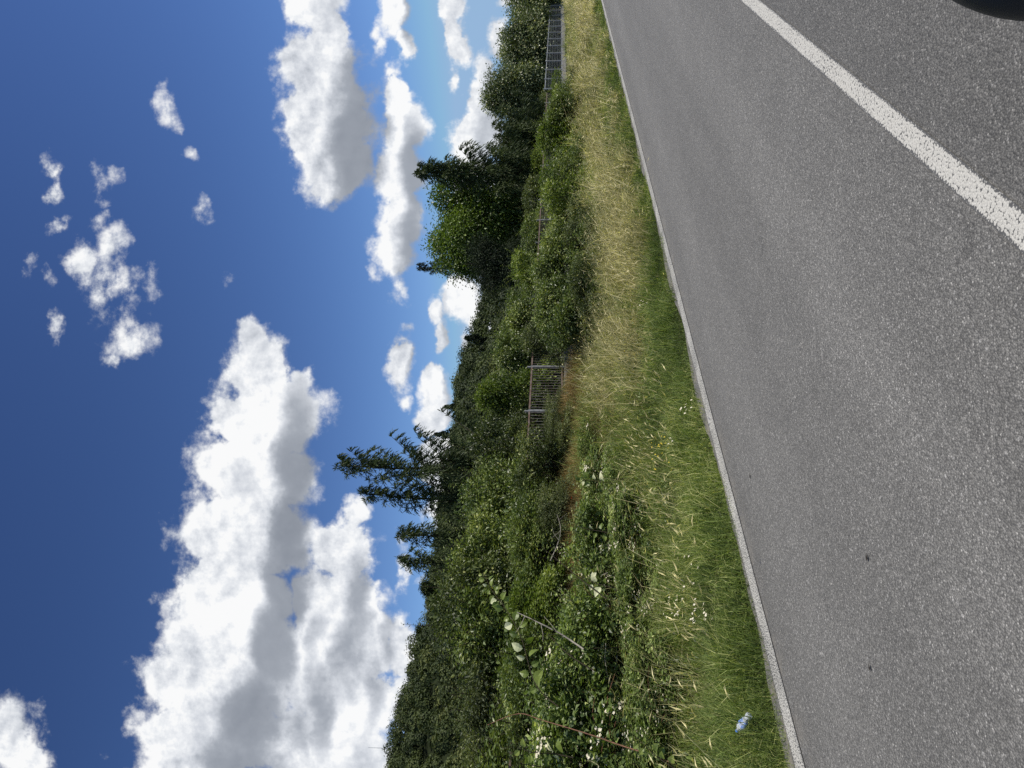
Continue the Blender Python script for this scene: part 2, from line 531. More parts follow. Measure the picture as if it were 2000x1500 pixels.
def sprigs(rng, starts, dirs, length, leaf, pitch, asp=.5):
    """leafy shoots: leaves in two ranks along short bending stems; returns (quads, tints, paths)"""
    Q, T, P = [], [], []
    for s, dv in zip(starts, dirs):
        Ln = length * rng.uniform(.5, 1.3)
        k_ = max(3, int(Ln / pitch))
        t = np.linspace(0, 1, k_)
        bend = rdirs(rng, 1)[0] * .3
        pts = s + np.outer(t, dv) * Ln + np.outer(t ** 2, bend) * Ln
        tan = unit(np.gradient(pts, axis=0))
        sd_ = unit(np.cross(tan, np.array([0, 0, 1.]) + rdirs(rng, 1)[0] * .3))
        sign = np.where(np.arange(k_) % 2, 1, -1)[:, None]
        ax = unit(sd_ * sign + tan * .5 + rdirs(rng, k_) * .3)
        nr = unit(np.array([0, 0, 1.]) + rdirs(rng, k_) * .5)
        L = leaf * rng.uniform(.7, 1.2, k_) * (1 - .35 * t)
        Q.append(leaf_quads(pts, ax, nr, L, L * asp))
        T.append(np.full(k_, rng.uniform(.4, .75)) + rng.normal(0, .12, k_))
        P.append((pts[[0, k_ // 2, -1]], [.006, .004, .002]))
    return np.concatenate(Q), np.clip(np.concatenate(T), 0, 1), P


def bush_meshes(seed, mat, leaf=.07, clumps=420, per=34, lobes=15, sprig=70, asp=.55, flat=.9):
    """a unit bush about 2 m across and 2 m high standing on z = 0: (foliage, stems)"""
    rng = np.random.default_rng(seed)
    lc = np.stack([rng.uniform(-.72, .72, lobes), rng.uniform(-.72, .72, lobes), rng.uniform(.3, 1.6, lobes)], 1)
    lc[:, :2] *= (1.1 - .42 * np.maximum(lc[:, 2:] - .6, 0))
    lr = rng.uniform(.26, .48, lobes)
    lc[0] = (0, 0, .8)
    lr[0] = .72
    which = rng.choice(lobes, clumps, p=lr ** 2 / np.sum(lr ** 2))
    dv = rdirs(rng, clumps)
    dv[:, 2] = np.where(dv[:, 2] < -.25, -dv[:, 2], dv[:, 2])
    cen = lc[which] + dv * lr[which][:, None] * rng.uniform(.78, 1.06, clumps)[:, None] * np.array([1, 1, flat])
    cen[:, 2] = np.maximum(cen[:, 2], .06)
    tint = np.clip(rng.normal(.42, .10, clumps) + .13 * rng.normal(size=lobes)[which], 0, 1)
    v, t = clump_cloud(rng, cen, dv, per, .075, leaf, asp, tint)
    pick = rng.choice(clumps, sprig)
    pick = pick[cen[pick, 2] > .5]
    sv, st, sp = sprigs(rng, cen[pick], unit(dv[pick] * .7 + np.array([0, 0, .75])), .40, leaf * 1.05, leaf * .5, asp)
    fol = quads_mesh('foliage', np.concatenate([v, sv]), mat, np.concatenate([t, st]))
    paths = list(sp)
    for i in rng.choice(clumps, 40, replace=False):
        base = np.array([rng.normal(0, .12), rng.normal(0, .12), -.25])
        mid = base * .4 + cen[i] * .5 + rng.normal(0, .08, 3)
        paths.append((np.array([base, mid, cen[i]]), [.024, .013, .005]))
    stems = tube_mesh('stems', paths, M['twig'], 4)
    return fol, stems


def broadleaf_meshes(seed, mat, h, rad, leaf, clumps, per, base=.28, sig=.26, lean=(0, 0), lob=14, asp=.6, top=1.0):
    """a broad-leaved tree h high with its crown radius rad: (trunk with limbs, crown)"""
    rng = np.random.default_rng(seed)
    zc = h * (base + 1) / 2
    hz = h * (1 - base) / 2
    lc = []
    while len(lc) < lob:
        p = rng.uniform(-1, 1, 3)
        if np.linalg.norm(p) < .85:
            lc.append(p)
    lc = np.array(lc) * np.array([rad * .78, rad * .78, hz * .8]) + np.array([lean[0], lean[1], zc])
    lr = rng.uniform(.30, .48, lob) * rad
    which = rng.choice(lob, clumps, p=lr ** 2 / np.sum(lr ** 2))
    dv = rdirs(rng, clumps)
    cen = lc[which] + dv * lr[which][:, None] * rng.uniform(.6, 1.08, clumps)[:, None]
    out = unit(dv + .5 * unit(cen - np.array([lean[0], lean[1], zc])))
    tint = np.clip(rng.normal(.45, .13, clumps) + .08 * rng.normal(size=lob)[which], 0, 1)
    v, t = clump_cloud(rng, cen, out, per, sig, leaf, asp, tint, .35)
    crown = quads_mesh('crown', v, mat, t)
    fork = np.array([lean[0] * .3, lean[1] * .3, h * base * .95])
    paths = [(np.array([[0, 0, -.4], [0.03, 0, h * base * .5], fork, [lean[0] * .7, lean[1] * .7, zc], [lean[0], lean[1], h * .9]]), np.array([.045, .036, .03, .018, .004]) * h * .55)]
    for i in range(lob):
        p0_ = fork + np.array([0, 0, rng.uniform(-.1, .25) * hz])
        mid = (p0_ + lc[i]) / 2 + rng.normal(0, .12, 3) * rad * .6
        paths.append((np.array([p0_, mid, lc[i]]), np.array([.013, .009, .005]) * h * .55))
        for j in np.where(which == i)[0][:10]:
            paths.append((np.array([lc[i], (lc[i] + cen[j]) / 2 + rng.normal(0, .05, 3), cen[j]]), np.array([.005, .003, .0015]) * h * .55))
    trunk = tube_mesh('trunk', paths, M['bark'], 6)
    return trunk, crown


def conifer_meshes(seed, mat, h, spread, nbr, rise=(10, 40), curl=.35, wind=(0, 0), power=.85, start=.12, spray=.55, size=.2, dens=1.0, bow=0.0, gaps=.0, wide=.21):
    """a cedar or fir: a leader with whorls of rising limbs hung with feathery sprays: (trunk with limbs, crown)"""
    rng = np.random.default_rng(seed)
    wind = np.array([wind[0], wind[1], 0.0])
    tz = np.linspace(0, 1, 9)
    tp = np.stack([wind[0] * bow * tz ** 2 * h + .012 * h * np.sin(tz * 6), wind[1] * bow * tz ** 2 * h, tz * h], 1)
    tp[0, 2] = -.4
    paths = [(tp, np.interp(tz, [0, 1], [.012 * h, .002 * h]))]
    pos, ax, nr, ln, tn = [], [], [], [], []

    def trunk_at(t):
        return np.array([np.interp(t, tz, tp[:, i]) for i in range(3)])

    def feather(pts, lmax, tb, count=13, taper=.5):
        k_ = len(pts)
        tan = unit(np.gradient(pts, axis=0))
        for i in range(k_):
            for _ in range(count):
                if rng.random() > dens:
                    continue
                sl = lmax * rng.uniform(.5, 1.1) * (1 - taper * i / k_) + .07
                d0 = unit(tan[i] * .75 + rdirs(rng, 1)[0] * .55 + wind * .45 + np.array([0, 0, -.30]))
                q = max(3, int(sl / (size * .32)))
                tt = np.linspace(.02, 1, q)[:, None]
                sp = pts[i] + d0 * sl * tt + np.array([0, 0, -.5]) * sl * tt ** 2
                pos.append(sp)
                ax.append(unit(d0 + np.array([0, 0, -1.1]) * tt + rdirs(rng, q) * .18))
                nr.append(unit(rdirs(rng, q) + np.array([0, 0, .5])))
                ln.append(size * rng.uniform(.6, 1.2, q))
                tn.append(np.clip(tb + rng.normal(0, .14, q), 0, 1))

    ga = rng.uniform(0, 6.28)
    for b in range(nbr):
        t = start + (1 - start) * (max(b + rng.uniform(-.3, .3), 0) / nbr) ** .9
        t = min(max(t, start), .985)
        if rng.random() < gaps:
            continue
        ga += 2.4 + rng.normal(0, .35)
        L = spread * ((1 - t) ** power) * rng.uniform(.55, 1.25) + .03 * h * (1 - t) + .18
        e = RAD(rng.uniform(*rise)) + (.35 * t)
        dirn = np.array([math.cos(ga) * math.cos(e), math.sin(ga) * math.cos(e), math.sin(e)])
        k_ = max(5, int(L / .16))
        s_ = np.linspace(0, 1, k_)
        pts = trunk_at(t) + np.outer(s_, dirn) * L + np.outer(s_ ** 2, [0, 0, curl]) * L + np.outer(s_ ** 1.5, wind * .35) * L
        pts[:, 2] -= .10 * L * np.sin(s_ * math.pi)
        paths.append((pts[[0, k_ // 2, -1]], np.array([.0045, .003, .0012]) * h * (.4 + .6 * (1 - t))))
        feather(pts, spray * (.38 + .8 * (1 - t)), rng.uniform(.3, .65))
    feather(np.array([trunk_at(x) for x in np.linspace(.4, 1.0, 40)]), spray * .6, .45, 6, .92)
    pos, ax, nr, ln, tn = (np.concatenate(a) for a in (pos, ax, nr, ln, tn))
    v = leaf_quads(pos, ax, nr, ln, ln * wide, .1)
    return tube_mesh('trunk', paths, M['bark'], 5), quads_mesh('crown', v, mat, tn)

# ------------------------------------------------------------------ ground, road and markings
EDGE = 4.155          # outer edge of the white edge line
LIP = 4.25           # end of the asphalt


def sstep(x, a, b):
    t = np.clip((x - a) / (b - a), 0, 1)
    return t * t * (3 - 2 * t)


def H(s, n):
    s = np.asarray(s, float)
    n = np.asarray(n, float)
    z = -.03 + .06 * sstep(n, LIP, LIP + .25) + .10 * sstep(n, 5, 8) + .84 * sstep(n, 8.0, 11.6) + .012 * np.clip(n - 11.7, 0, 400)
    z = z + sstep(n, 4.7, 7) * (.035 * np.sin(s * 1.3 + n * .7) + .03 * np.sin(s * .53 - n * 1.9 + 1) + .02 * np.sin(s * 2.9 + n * 2.3))
    return z - .05 * sstep(-n, 2.8, 4)


sa = np.concatenate([[-2500, -800, -200, -60], np.arange(-20, 100, .5), [110, 130, 160, 220, 400, 900, 2600]])
na = np.concatenate([[-2500, -600, -100, -30, -10, -5, -3.2, -2.8, 0, 3.5, 4.15, 4.25, 4.31], np.arange(4.4, 13, .18), [14, 16, 20, 30, 60, 120, 300, 900, 2600]])
gs, gn = np.meshgrid(sa, na, indexing='ij')
gv = np.stack([gs, gn, H(gs, gn)], -1).reshape(-1, 3)
ii = (np.arange(len(sa) - 1)[:, None] * len(na) + np.arange(len(na) - 1)[None]).ravel()
m, k = material('verge_soil')
geo = k.n('ShaderNodeNewGeometry')
nz = k.noise(geo.outputs['Position'], 3.0, 8, .65)
nb = k.noise(geo.outputs['Position'], 40.0, 6, .7)
c = k.ramp(nz, [(.3, (.018, .021, .009)), (.5, (.030, .033, .014)), (.7, (.060, .052, .028))])
c = k.mix(k.smooth(nb, .6, .8, 0, .45), c, (.11, .095, .06, 1))
bp = k.n('ShaderNodeBump')
bp.inputs['Strength'].default_value = .8
bp.inputs['Distance'].default_value = .02
k.put(bp.inputs['Height'], nb)
finish(k, principled(k, c, .95, .1, bp.outputs[0]))
g = link('ground', mesh('ground', gv, [np.stack([ii, ii + len(na), ii + len(na) + 1, ii + 1], -1)], m, smooth=True))
tag(g, 'grassy ground of the verge rising into a low bank behind the road', kind='structure')

m, k = material('asphalt')
geo = k.n('ShaderNodeNewGeometry')
P = geo.outputs['Position']
sep = k.n('ShaderNodeSeparateXYZ')
k.put(sep.inputs[0], P)
flat_ = k.n('ShaderNodeCombineXYZ')
k.put(flat_.inputs[0], sep.outputs[0])
k.put(flat_.inputs[1], sep.outputs[1])
xy = flat_.outputs[0]
v1 = k.n('ShaderNodeTexVoronoi', voronoi_dimensions='2D', feature='F1')
k.put(v1.inputs['Vector'], xy)
v1.inputs['Scale'].default_value = 140
vc = k.n('ShaderNodeSeparateColor')
k.put(vc.inputs[0], v1.outputs['Color'])
v2 = k.n('ShaderNodeTexVoronoi', voronoi_dimensions='2D', feature='F1')
k.put(v2.inputs['Vector'], xy)
v2.inputs['Scale'].default_value = 46
vc2 = k.n('ShaderNodeSeparateColor')
k.put(vc2.inputs[0], v2.outputs['Color'])
stone = k.ramp(vc.outputs[0], [(0, (.092, .089, .080)), (.3, (.135, .131, .119)), (.65, (.172, .167, .151)), (.88, (.215, .208, .189)), (.98, (.29, .28, .255)), (1, (.44, .425, .385))])
chip = k.math('MULTIPLY', k.math('GREATER_THAN', vc2.outputs[0], .968), k.smooth(v2.outputs['Distance'], .36, .2))
stone = k.mix(k.math('MULTIPLY', chip, .75), stone, (.37, .36, .335, 1))
gap = k.smooth(v1.outputs['Distance'], .35, .7)
stone = k.mix(k.math('MULTIPLY', gap, .6), stone, (.045, .044, .043, 1))
fine = k.noise(xy, 210, 3, .6, '2D')
stone = k.mix(k.smooth(fine, .25, .8, .0, .32), stone, (.05, .049, .048, 1))
mott = k.noise(xy, 2.3, 6, .62, '2D')
stretch = k.n('ShaderNodeMapping')
k.put(stretch.inputs[0], xy)
stretch.inputs['Scale'].default_value = (.12, 1.6, 1)
streak = k.noise(stretch.outputs[0], 2.0, 5, .6, '2D')
tone = k.math('ADD', k.math('MULTIPLY_ADD', mott, .30, .96), k.math('MULTIPLY_ADD', streak, .34, -.17))
# the two polished wheel tracks of the far lane and the darker near lane
n_ = sep.outputs[1]
trk = k.math('ADD', k.smooth(k.math('ABSOLUTE', k.math('SUBTRACT', n_, 1.75)), .45, .1), k.smooth(k.math('ABSOLUTE', k.math('SUBTRACT', n_, 3.25)), .5, .1))
tone = k.math('MULTIPLY_ADD', trk, .12, tone)
tone = k.math('MULTIPLY', tone, k.smooth(n_, 1.02, .82, 1.0, .80))
tone = k.math('MULTIPLY', tone, k.smooth(n_, 4.17, 4.25, 1.0, .92))
# old tar drips, and silt washed to the edge
drip = k.noise(xy, 1.1, 7, .72, '2D')
tone = k.math('MULTIPLY', tone, k.smooth(drip, .70, .73, 1.0, .80))
silt = k.math('MULTIPLY', k.smooth(n_, 3.75, 4.2, 0, 1), k.smooth(k.noise(xy, 5.0, 6, .7, '2D'), .42, .62, 0, .75))
stone = k.mix(silt, stone, (.215, .195, .160, 1))
col = k.vec('SCALE', stone)
k.put(col.node.inputs['Scale'], tone)
bp = k.n('ShaderNodeBump')
bp.inputs['Strength'].default_value = .8
bp.inputs['Distance'].default_value = .003
hh = k.math('MULTIPLY_ADD', fine, .6, k.math('SUBTRACT', 1.0, v1.outputs['Distance']))
k.put(bp.inputs['Height'], hh)
finish(k, principled(k, col, .72, .35, bp.outputs[0]))
M['asphalt'] = m


def strip(name, n0, n1, z, mat, s0=-60, s1=600, step=2.0, ragged=0.0, seed=0):
    rng = np.random.default_rng(seed)
    s = np.concatenate([[s0], np.arange(-8, 60, .12 if ragged else step), np.arange(60, 200, 5), [s1]])
    a, b = np.full(len(s), n0), np.full(len(s), n1)
    if ragged:
        w = np.convolve(rng.normal(0, 1, len(s) + 8), np.ones(9) / 3, 'valid')
        b = b + ragged * w
    v = np.concatenate([np.stack([s, a, np.full(len(s), z)], 1), np.stack([s, b, np.full(len(s), z)], 1)])
    i = np.arange(len(s) - 1)
    L = len(s)
    return mesh(name, v, [np.stack([i, i + 1, i + L + 1, i + L], -1)], mat)


o = link('road', strip('road', -2.75, LIP, 0, M['asphalt'], ragged=.05))
tag(o, 'grey asphalt country road with coarse bright aggregate', kind='structure')


def paint(name, wear, edge0, edge1):
    m, k = material(name)
    geo = k.n('ShaderNodeNewGeometry')
    sp = k.n('ShaderNodeSeparateXYZ')
    k.put(sp.inputs[0], geo.outputs['Position'])
    cb = k.n('ShaderNodeCombineXYZ')
    k.put(cb.inputs[0], sp.outputs[0])
    k.put(cb.inputs[1], sp.outputs[1])
    xy = cb.outputs[0]
    v = k.n('ShaderNodeTexVoronoi', voronoi_dimensions='2D')
    k.put(v.inputs['Vector'], xy)
    v.inputs['Scale'].default_value = 95
    a = k.noise(xy, 130, 4, .7, '2D')
    b = k.noise(xy, 3.0, 5, .6, '2D')
    # paint has gone from the hollows between the stones, more so along its two edges
    dist = k.math('MINIMUM', k.math('SUBTRACT', sp.outputs[1], edge0), k.math('SUBTRACT', edge1, sp.outputs[1]))
    rim = k.smooth(dist, .018, .0, 0, .35)
    pit = k.math('ADD', k.math('MULTIPLY_ADD', v.outputs['Distance'], .55, k.math('MULTIPLY', a, .55)), k.math('MULTIPLY_ADD', b, .3, rim))
    bare = k.smooth(pit, wear, wear + .16)
    c = k.mix(k.smooth(a, .3, .75), (.56, .543, .485, 1), (.40, .388, .345, 1))
    c = k.mix(bare, c, (.095, .094, .09, 1))
    bp = k.n('ShaderNodeBump')
    bp.inputs['Strength'].default_value = .5
    bp.inputs['Distance'].default_value = .003
    k.put(bp.inputs['Height'], k.math('SUBTRACT', a, v.outputs['Distance']))
    finish(k, principled(k, c, .65, .3, bp.outputs[0]))
    return m


o = link('road_centre_line', strip('road_centre_line', .880, .980, .004, paint('centre_line_paint', .71, .880, .980)))
tag(o, 'solid white centre line painted along the asphalt', kind='structure')
o = link('road_edge_line', strip('road_edge_line', 3.985, EDGE, .004, paint('edge_line_paint', .60, 3.985, EDGE)))
tag(o, 'worn white edge line between the asphalt and the grass verge', kind='structure')

# ------------------------------------------------------------------ wooded hill
RIDGE = [(-900, 700), (-300, 735), (0, 768), (60, 772), (100, 777), (150, 790), (240, 806), (300, 838), (345, 838), (400, 852), (520, 868), (640, 880), (740, 893), (800, 905), (835, 925),
         (900, 942), (1000, 962), (1150, 985), (1300, 1010), (1500, 1030), (1900, 1060)]
ru = np.array([a for a, _ in RIDGE], float)
rr = np.array([ray(a, b)[0] for a, b in RIDGE])
re_ = np.array([ray(a, b)[1] for a, b in RIDGE])
FAR, NEAR, TALL = 235.0, 80.0, 5.0


def hill(r, dist):
    top = EYE + np.interp(r, rr, re_) * FAR - TALL - 1.2
    t = np.clip((dist - NEAR) / (FAR - NEAR), 0, 2)
    prof = np.where(t < 1, t * t * (3 - 2 * t) * .75 + .25 * t, 1 - .35 * (t - 1))
    return -2 + (top + 2) * prof + 1.1 * np.sin(dist * .06 + r * 22) * np.clip(t, 0, 1)


hr = np.linspace(-1.15, .85, 90)
hd = np.linspace(NEAR, 420, 40)
gr, gd = np.meshgrid(hr, hd, indexing='ij')
hv = (gd[..., None] * (FW + gr[..., None] * RT) + np.stack([0 * gr, 0 * gr, hill(gr, gd)], -1)).reshape(-1, 3)
ii = (np.arange(89)[:, None] * 40 + np.arange(39)[None]).ravel()
hm = plain('hill_soil', (.022, .030, .012), .95, .1, .4, .2)
o = link('hill', mesh('hill', hv, [np.stack([ii, ii + 1, ii + 41, ii + 40], -1)], hm, smooth=True))
tag(o, 'wooded hill slope falling towards the far end of the road', kind='structure')

rng = np.random.default_rng(5)
NC = 2100
cr = rng.uniform(-.85, .62, NC)
cd = NEAR + 25 + (FAR + 14 - NEAR - 25) * rng.uniform(0, 1, NC) ** .75
crad = 1.5 + 3.0 * rng.random(NC) ** 1.6
cz = hill(cr, cd)
cen = cd[:, None] * (FW + cr[:, None] * RT) + np.stack([0 * cz, 0 * cz, cz + TALL * rng.uniform(.45, 1.0, NC) - .6], -1)
Q = 320
dv = rdirs(rng, NC * Q).reshape(NC, Q, 3)
dv[..., 2] = np.abs(dv[..., 2]) * 1.1 - .25
lump = 1 + .18 * np.sin(dv[..., 0] * 5 + crad[:, None] * 9) * np.cos(dv[..., 1] * 4 + crad[:, None] * 5)
pos = cen[:, None] + dv * crad[:, None, None] * (lump * rng.uniform(.72, 1.06, (NC, Q)))[..., None] * np.array([1, 1, 1.15])
pos = pos.reshape(-1, 3)
dvf = dv.reshape(-1, 3)
ax = unit(np.cross(dvf, rdirs(rng, len(dvf))))
nr = unit(dvf + np.array([0, 0, .3]) + rdirs(rng, len(dvf)) * .38)
L = rng.uniform(.35, .8, len(dvf))
tone = np.clip(np.repeat(rng.normal(.42, .2, NC), Q) + rng.normal(0, .13, NC * Q), 0, 1)
o = link('hillside_wood', quads_mesh('hillside_wood', leaf_quads(pos, ax, nr, L, L * .8, .1), M['wood_far'], tone))
tag(o, 'dense dark green wood covering the hill behind the conifers', kind='stuff')


# ------------------------------------------------------------------ grass of the verge
def in_view(s, n, margin=260, far=92):
    a = s * FW[0] + n * FW[1]
    b = s * RT[0] + n * RT[1]
    u = 750 + FOC * b / np.maximum(a, .1)
    return (a > 1.0) & (u > -margin - 550) & (u < 1500 + margin) & (np.hypot(s, n) < far)


def scatter(rng, count, n0, n1, s0=-4, s1=92, weight=None, power=1.35):
    """points of the verge, denser near the camera; weight(s, n) in 0..1 thins them"""
    out = []
    got = 0
    while got < count:
        m_ = count * 4
        # distance along the road drawn from a falling density
        x = rng.random(m_)
        a, b = max(s0, -4) + 7.0, s1 + 7.0
        e = 1 - power
        s = (a ** e + x * (b ** e - a ** e)) ** (1 / e) - 7.0
        n = rng.uniform(n0, n1, m_)
        kp = in_view(s, n)
        if weight is not None:
            kp &= rng.random(m_) < weight(s, n)
        out.append(np.stack([s[kp], n[kp]], 1))
        got += int(kp.sum())
    return np.concatenate(out)[:count]


def patch(s, n, f, seed):
    r_ = np.random.default_rng(seed)
    v = 0
    for i in range(5):
        a, b, c_ = r_.normal(0, 1, 3)
        v = v + np.sin(s * f * a * 1.7 + n * f * b * 2.2 + c_ * 9)
    return v / 5


def blades(rng, p, hgt, wid, lean=.45, bias=(0, 0), tint=.45, sd=.16, zoff=0.0):
    """curved grass blades at points p: (verts, quads, tris, tint per face)"""
    N = len(p)
    base = np.stack([p[:, 0], p[:, 1], H(p[:, 0], p[:, 1]) - .015 + zoff], 1)
    dist = np.hypot(p[:, 0], p[:, 1])
    w = np.maximum(wid, .00062 * dist) * rng.uniform(.7, 1.3, N)
    ang = rng.uniform(0, 2 * math.pi, N)
    dr = np.stack([np.cos(ang), np.sin(ang)], 1) * (np.abs(rng.normal(0, lean, N)))[:, None] + np.array(bias)
    h = hgt * rng.uniform(.55, 1.25, N)
    fl = rng.uniform(0, 2 * math.pi, N)
    sx_ = np.stack([np.cos(fl), np.sin(fl), np.zeros(N)], 1) * w[:, None] * .5
    mid = base + np.concatenate([dr * h[:, None] * .35, (h * .62)[:, None]], 1)
    tip = base + np.concatenate([dr * h[:, None] * 1.15, (h * np.clip(1.05 - .35 * np.linalg.norm(dr, axis=1), .35, 1))[:, None]], 1)
    V = np.stack([base - sx_, base + sx_, mid + sx_ * .8, mid - sx_ * .8, tip], 1).reshape(-1, 3)
    i = np.arange(N)[:, None] * 5
    t = np.clip(np.broadcast_to(tint, (N,)) + rng.normal(0, sd, N), 0, 1)
    return V, i + np.array([[0, 1, 2, 3]]), i + np.array([[3, 2, 4]]), np.concatenate([t, np.clip(t + .06, 0, 1)]), tip, dr


def dryness(s, n):
    d = sstep(s, 6.3, 12.0) * sstep(n, 4.22, 4.75) * (.50 + 1.0 * patch(s, n, .6, 3) + .8 * patch(s, n, 1.7, 33))
    return np.clip(d + .012 * sstep(n, 5, 6.5), 0, 1)


def tufts(rng, count, per, n0, n1, spread, weight=None, power=1.35, **kw):
    """grass growing in tufts: points, outward lean per blade and one value per tuft"""
    c_ = scatter(rng, count, n0, n1, weight=weight, power=power, **kw)
    idx = np.repeat(np.arange(count), per)
    off = rng.normal(0, 1, (len(idx), 2)) * spread * rng.uniform(.5, 1.5, count)[idx][:, None]
    p_ = c_[idx] + off
    p_[:, 1] = np.maximum(p_[:, 1], 4.2)
    return p_, off / spread, idx


rng = np.random.default_rng(21)
# short turf along the asphalt
pa = scatter(rng, 140000, 4.02, 5.4, weight=lambda s, n: np.clip(1.25 - 1.0 * (n - 4.2), .10, 1) * (n > 4.17 + .17 * patch(s, n, 1.9, 8) * (1 + .9 * patch(s, n, 6, 18))), power=1.45)
fa = blades(rng, pa, (.06 + .10 * sstep(pa[:, 1], 4.3, 5.0)) * (1 + .5 * patch(pa[:, 0], pa[:, 1], 2.1, 4)), 0.0055, .75, tint=.40 + .42 * patch(pa[:, 0], pa[:, 1], 1.6, 6), sd=.22)
# taller grass in tufts
NT_, PT = 8200, 26
pb, ob, ib = tufts(rng, NT_, PT, 4.22, 9.9, .075, lambda s, n: np.clip(1.0 - .55 * dryness(s, n), 0, 1) * sstep(n, 4.15, 4.5) * np.clip(.75 + .6 * patch(s, n, 2.2, 77), .15, 1), 1.4)
th = rng.uniform(.55, 1.35, NT_)[ib] * (.13 + .08 * sstep(pb[:, 1], 4.3, 4.9) + .31 * sstep(pb[:, 1], 4.8, 7.8) * (.35 + .65 * sstep(pb[:, 0], 5.5, 10))) * (1 + .75 * patch(pb[:, 0], pb[:, 1], 1.3, 12))
tt_ = rng.normal(.44, .22, NT_)[ib] + .28 * patch(pb[:, 0], pb[:, 1], .7, 9)
fb = blades(rng, pb, th, .0062, .35, bias=ob * .34 + np.array([.14, -.16]), tint=tt_, sd=.2)
V = np.concatenate([fa[0], fb[0]])
n5 = len(fa[0])
o = link('verge_grass', mesh('verge_grass', V, [np.concatenate([fa[1], fb[1] + n5]), np.concatenate([fa[2], fb[2] + n5])], M['grass'],
                             np.concatenate([fa[3][:len(pa)], fb[3][:len(pb)], fa[3][len(pa):], fb[3][len(pb):]])))
tag(o, 'green roadside grass, short by the edge line and taller towards the bushes', kind='stuff')

# straw-coloured grass with bent stalks and seed heads
ND, PD = 5200, 20
pd, od, idd = tufts(rng, ND, PD, 4.3, 9.2, .09, lambda s, n: np.clip(dryness(s, n) * 1.25, 0, 1), 1.12)
dh = rng.uniform(.45, 1.5, ND)[idd] * (.20 + .08 * sstep(pd[:, 1], 4.3, 4.8) + .26 * sstep(pd[:, 1], 4.7, 6.4)) * (1 + .7 * patch(pd[:, 0], pd[:, 1], 1.5, 79))
fd = blades(rng, pd, dh, .0052, .35, bias=od * .30 + np.array([.26, -.26]), tint=rng.normal(.40, .22, ND)[idd] + .25 * patch(pd[:, 0], pd[:, 1], .9, 16), sd=.22)
# long single stalks bending over
pl_ = scatter(rng, 3200, 4.7, 9.0, power=1.25, weight=lambda s, n: np.clip(.08 + dryness(s, n), 0, 1))
fl_ = blades(rng, pl_, .78, .0042, .55, bias=(.42, -.42), tint=.66, sd=.2)
pd = np.concatenate([pd, pl_])
n5 = len(fd[0])
nd_, nl_ = len(fd[4]), len(pl_)
fd = (np.concatenate([fd[0], fl_[0]]), np.concatenate([fd[1], fl_[1] + n5]), np.concatenate([fd[2], fl_[2] + n5]),
      np.concatenate([fd[3][:nd_], fl_[3][:nl_], fd[3][nd_:], fl_[3][nl_:]]), np.concatenate([fd[4], fl_[4]]), np.concatenate([fd[5], fl_[5]]))
tipd, drd = fd[4], fd[5]
hs = rng.random(len(pd)) < np.where(np.arange(len(pd)) < nd_, .11, .8)
hp = tipd[hs]
ha = unit(np.concatenate([drd[hs] + rng.normal(0, .2, (hs.sum(), 2)), rng.uniform(-.5, .5, (hs.sum(), 1))], 1))
dist = np.hypot(hp[:, 0], hp[:, 1])
hw = np.maximum(.010, .0008 * dist)
hq = leaf_quads(hp, ha, rdirs(rng, len(hp)), rng.uniform(.06, .13, len(hp)), hw, .3)
n5 = len(fd[0])
q2 = np.arange(len(hq) * 4).reshape(-1, 4) + n5
tt = fd[3]
o = link('dry_grass', mesh('dry_grass', np.concatenate([fd[0], hq.reshape(-1, 3)]), [np.concatenate([fd[1], q2]), fd[2]], M['dry'],
                           np.concatenate([tt[:len(pd)], np.clip(rng.normal(.72, .15, len(hq)), 0, 1), tt[len(pd):]])))
tag(o, 'straw-coloured dry grass leaning over along the foot of the bushes', kind='stuff')

# withered growth on the open bank below the fence
pw_ = scatter(rng, 42000, 7.2, 12.0, 6.5, 17, power=1.1, weight=lambda s, n: sstep(n, 7.2, 8.4) * sstep(s - .22 * (n - 8), 6.8, 8.0) * (1 - sstep(s - .62 * (n - 8), 12.3, 14.5)) * np.where((n > 10.7) & (s > 14.0) & (s < 18.2), .04, 1))
fw_ = blades(rng, pw_, .42 * (1 + .4 * patch(pw_[:, 0], pw_[:, 1], 1.1, 25)), .0055, .55, tint=.42 + .35 * patch(pw_[:, 0], pw_[:, 1], .9, 26), sd=.2)
o = link('withered_undergrowth', mesh('withered_undergrowth', fw_[0], [fw_[1], fw_[2]], M['brown'], fw_[3]))
tag(o, 'brown withered growth on the open bank below the iron fence', kind='stuff')

# pale ears of wild barley standing in the green grass
pe = scatter(rng, 720, 4.6, 7.0, -3, 14, power=1.6, weight=lambda s, n: np.clip(.35 + 1.6 * patch(s, n, 1.0, 44), 0, 1))
fe = blades(rng, pe, .36, .004, .45, bias=(.2, -.24), tint=.3)
ea = unit(np.concatenate([fe[5] + rng.normal(0, .15, (len(pe), 2)), rng.uniform(.1, .9, (len(pe), 1))], 1))
eq = leaf_quads(fe[4], ea, rdirs(rng, len(pe)), rng.uniform(.07, .12, len(pe)), rng.uniform(.009, .015, len(pe)), .35)
eq2 = leaf_quads(fe[4], ea, np.cross(ea, rdirs(rng, len(pe))), rng.uniform(.07, .12, len(pe)), rng.uniform(.009, .015, len(pe)), .35)
n5 = len(fe[0])
eqs = np.concatenate([eq, eq2])
o = link('wild_barley', mesh('wild_barley', np.concatenate([fe[0], eqs.reshape(-1, 3)]), [np.concatenate([fe[1], np.arange(len(eqs) * 4).reshape(-1, 4) + n5]), fe[2]], M['dry'],
                             np.concatenate([np.full(len(pe), .25), rng.uniform(.6, 1, len(eqs)), np.full(len(pe), .25)])))
tag(o, 'pale ears of wild barley scattered through the green grass', kind='stuff')

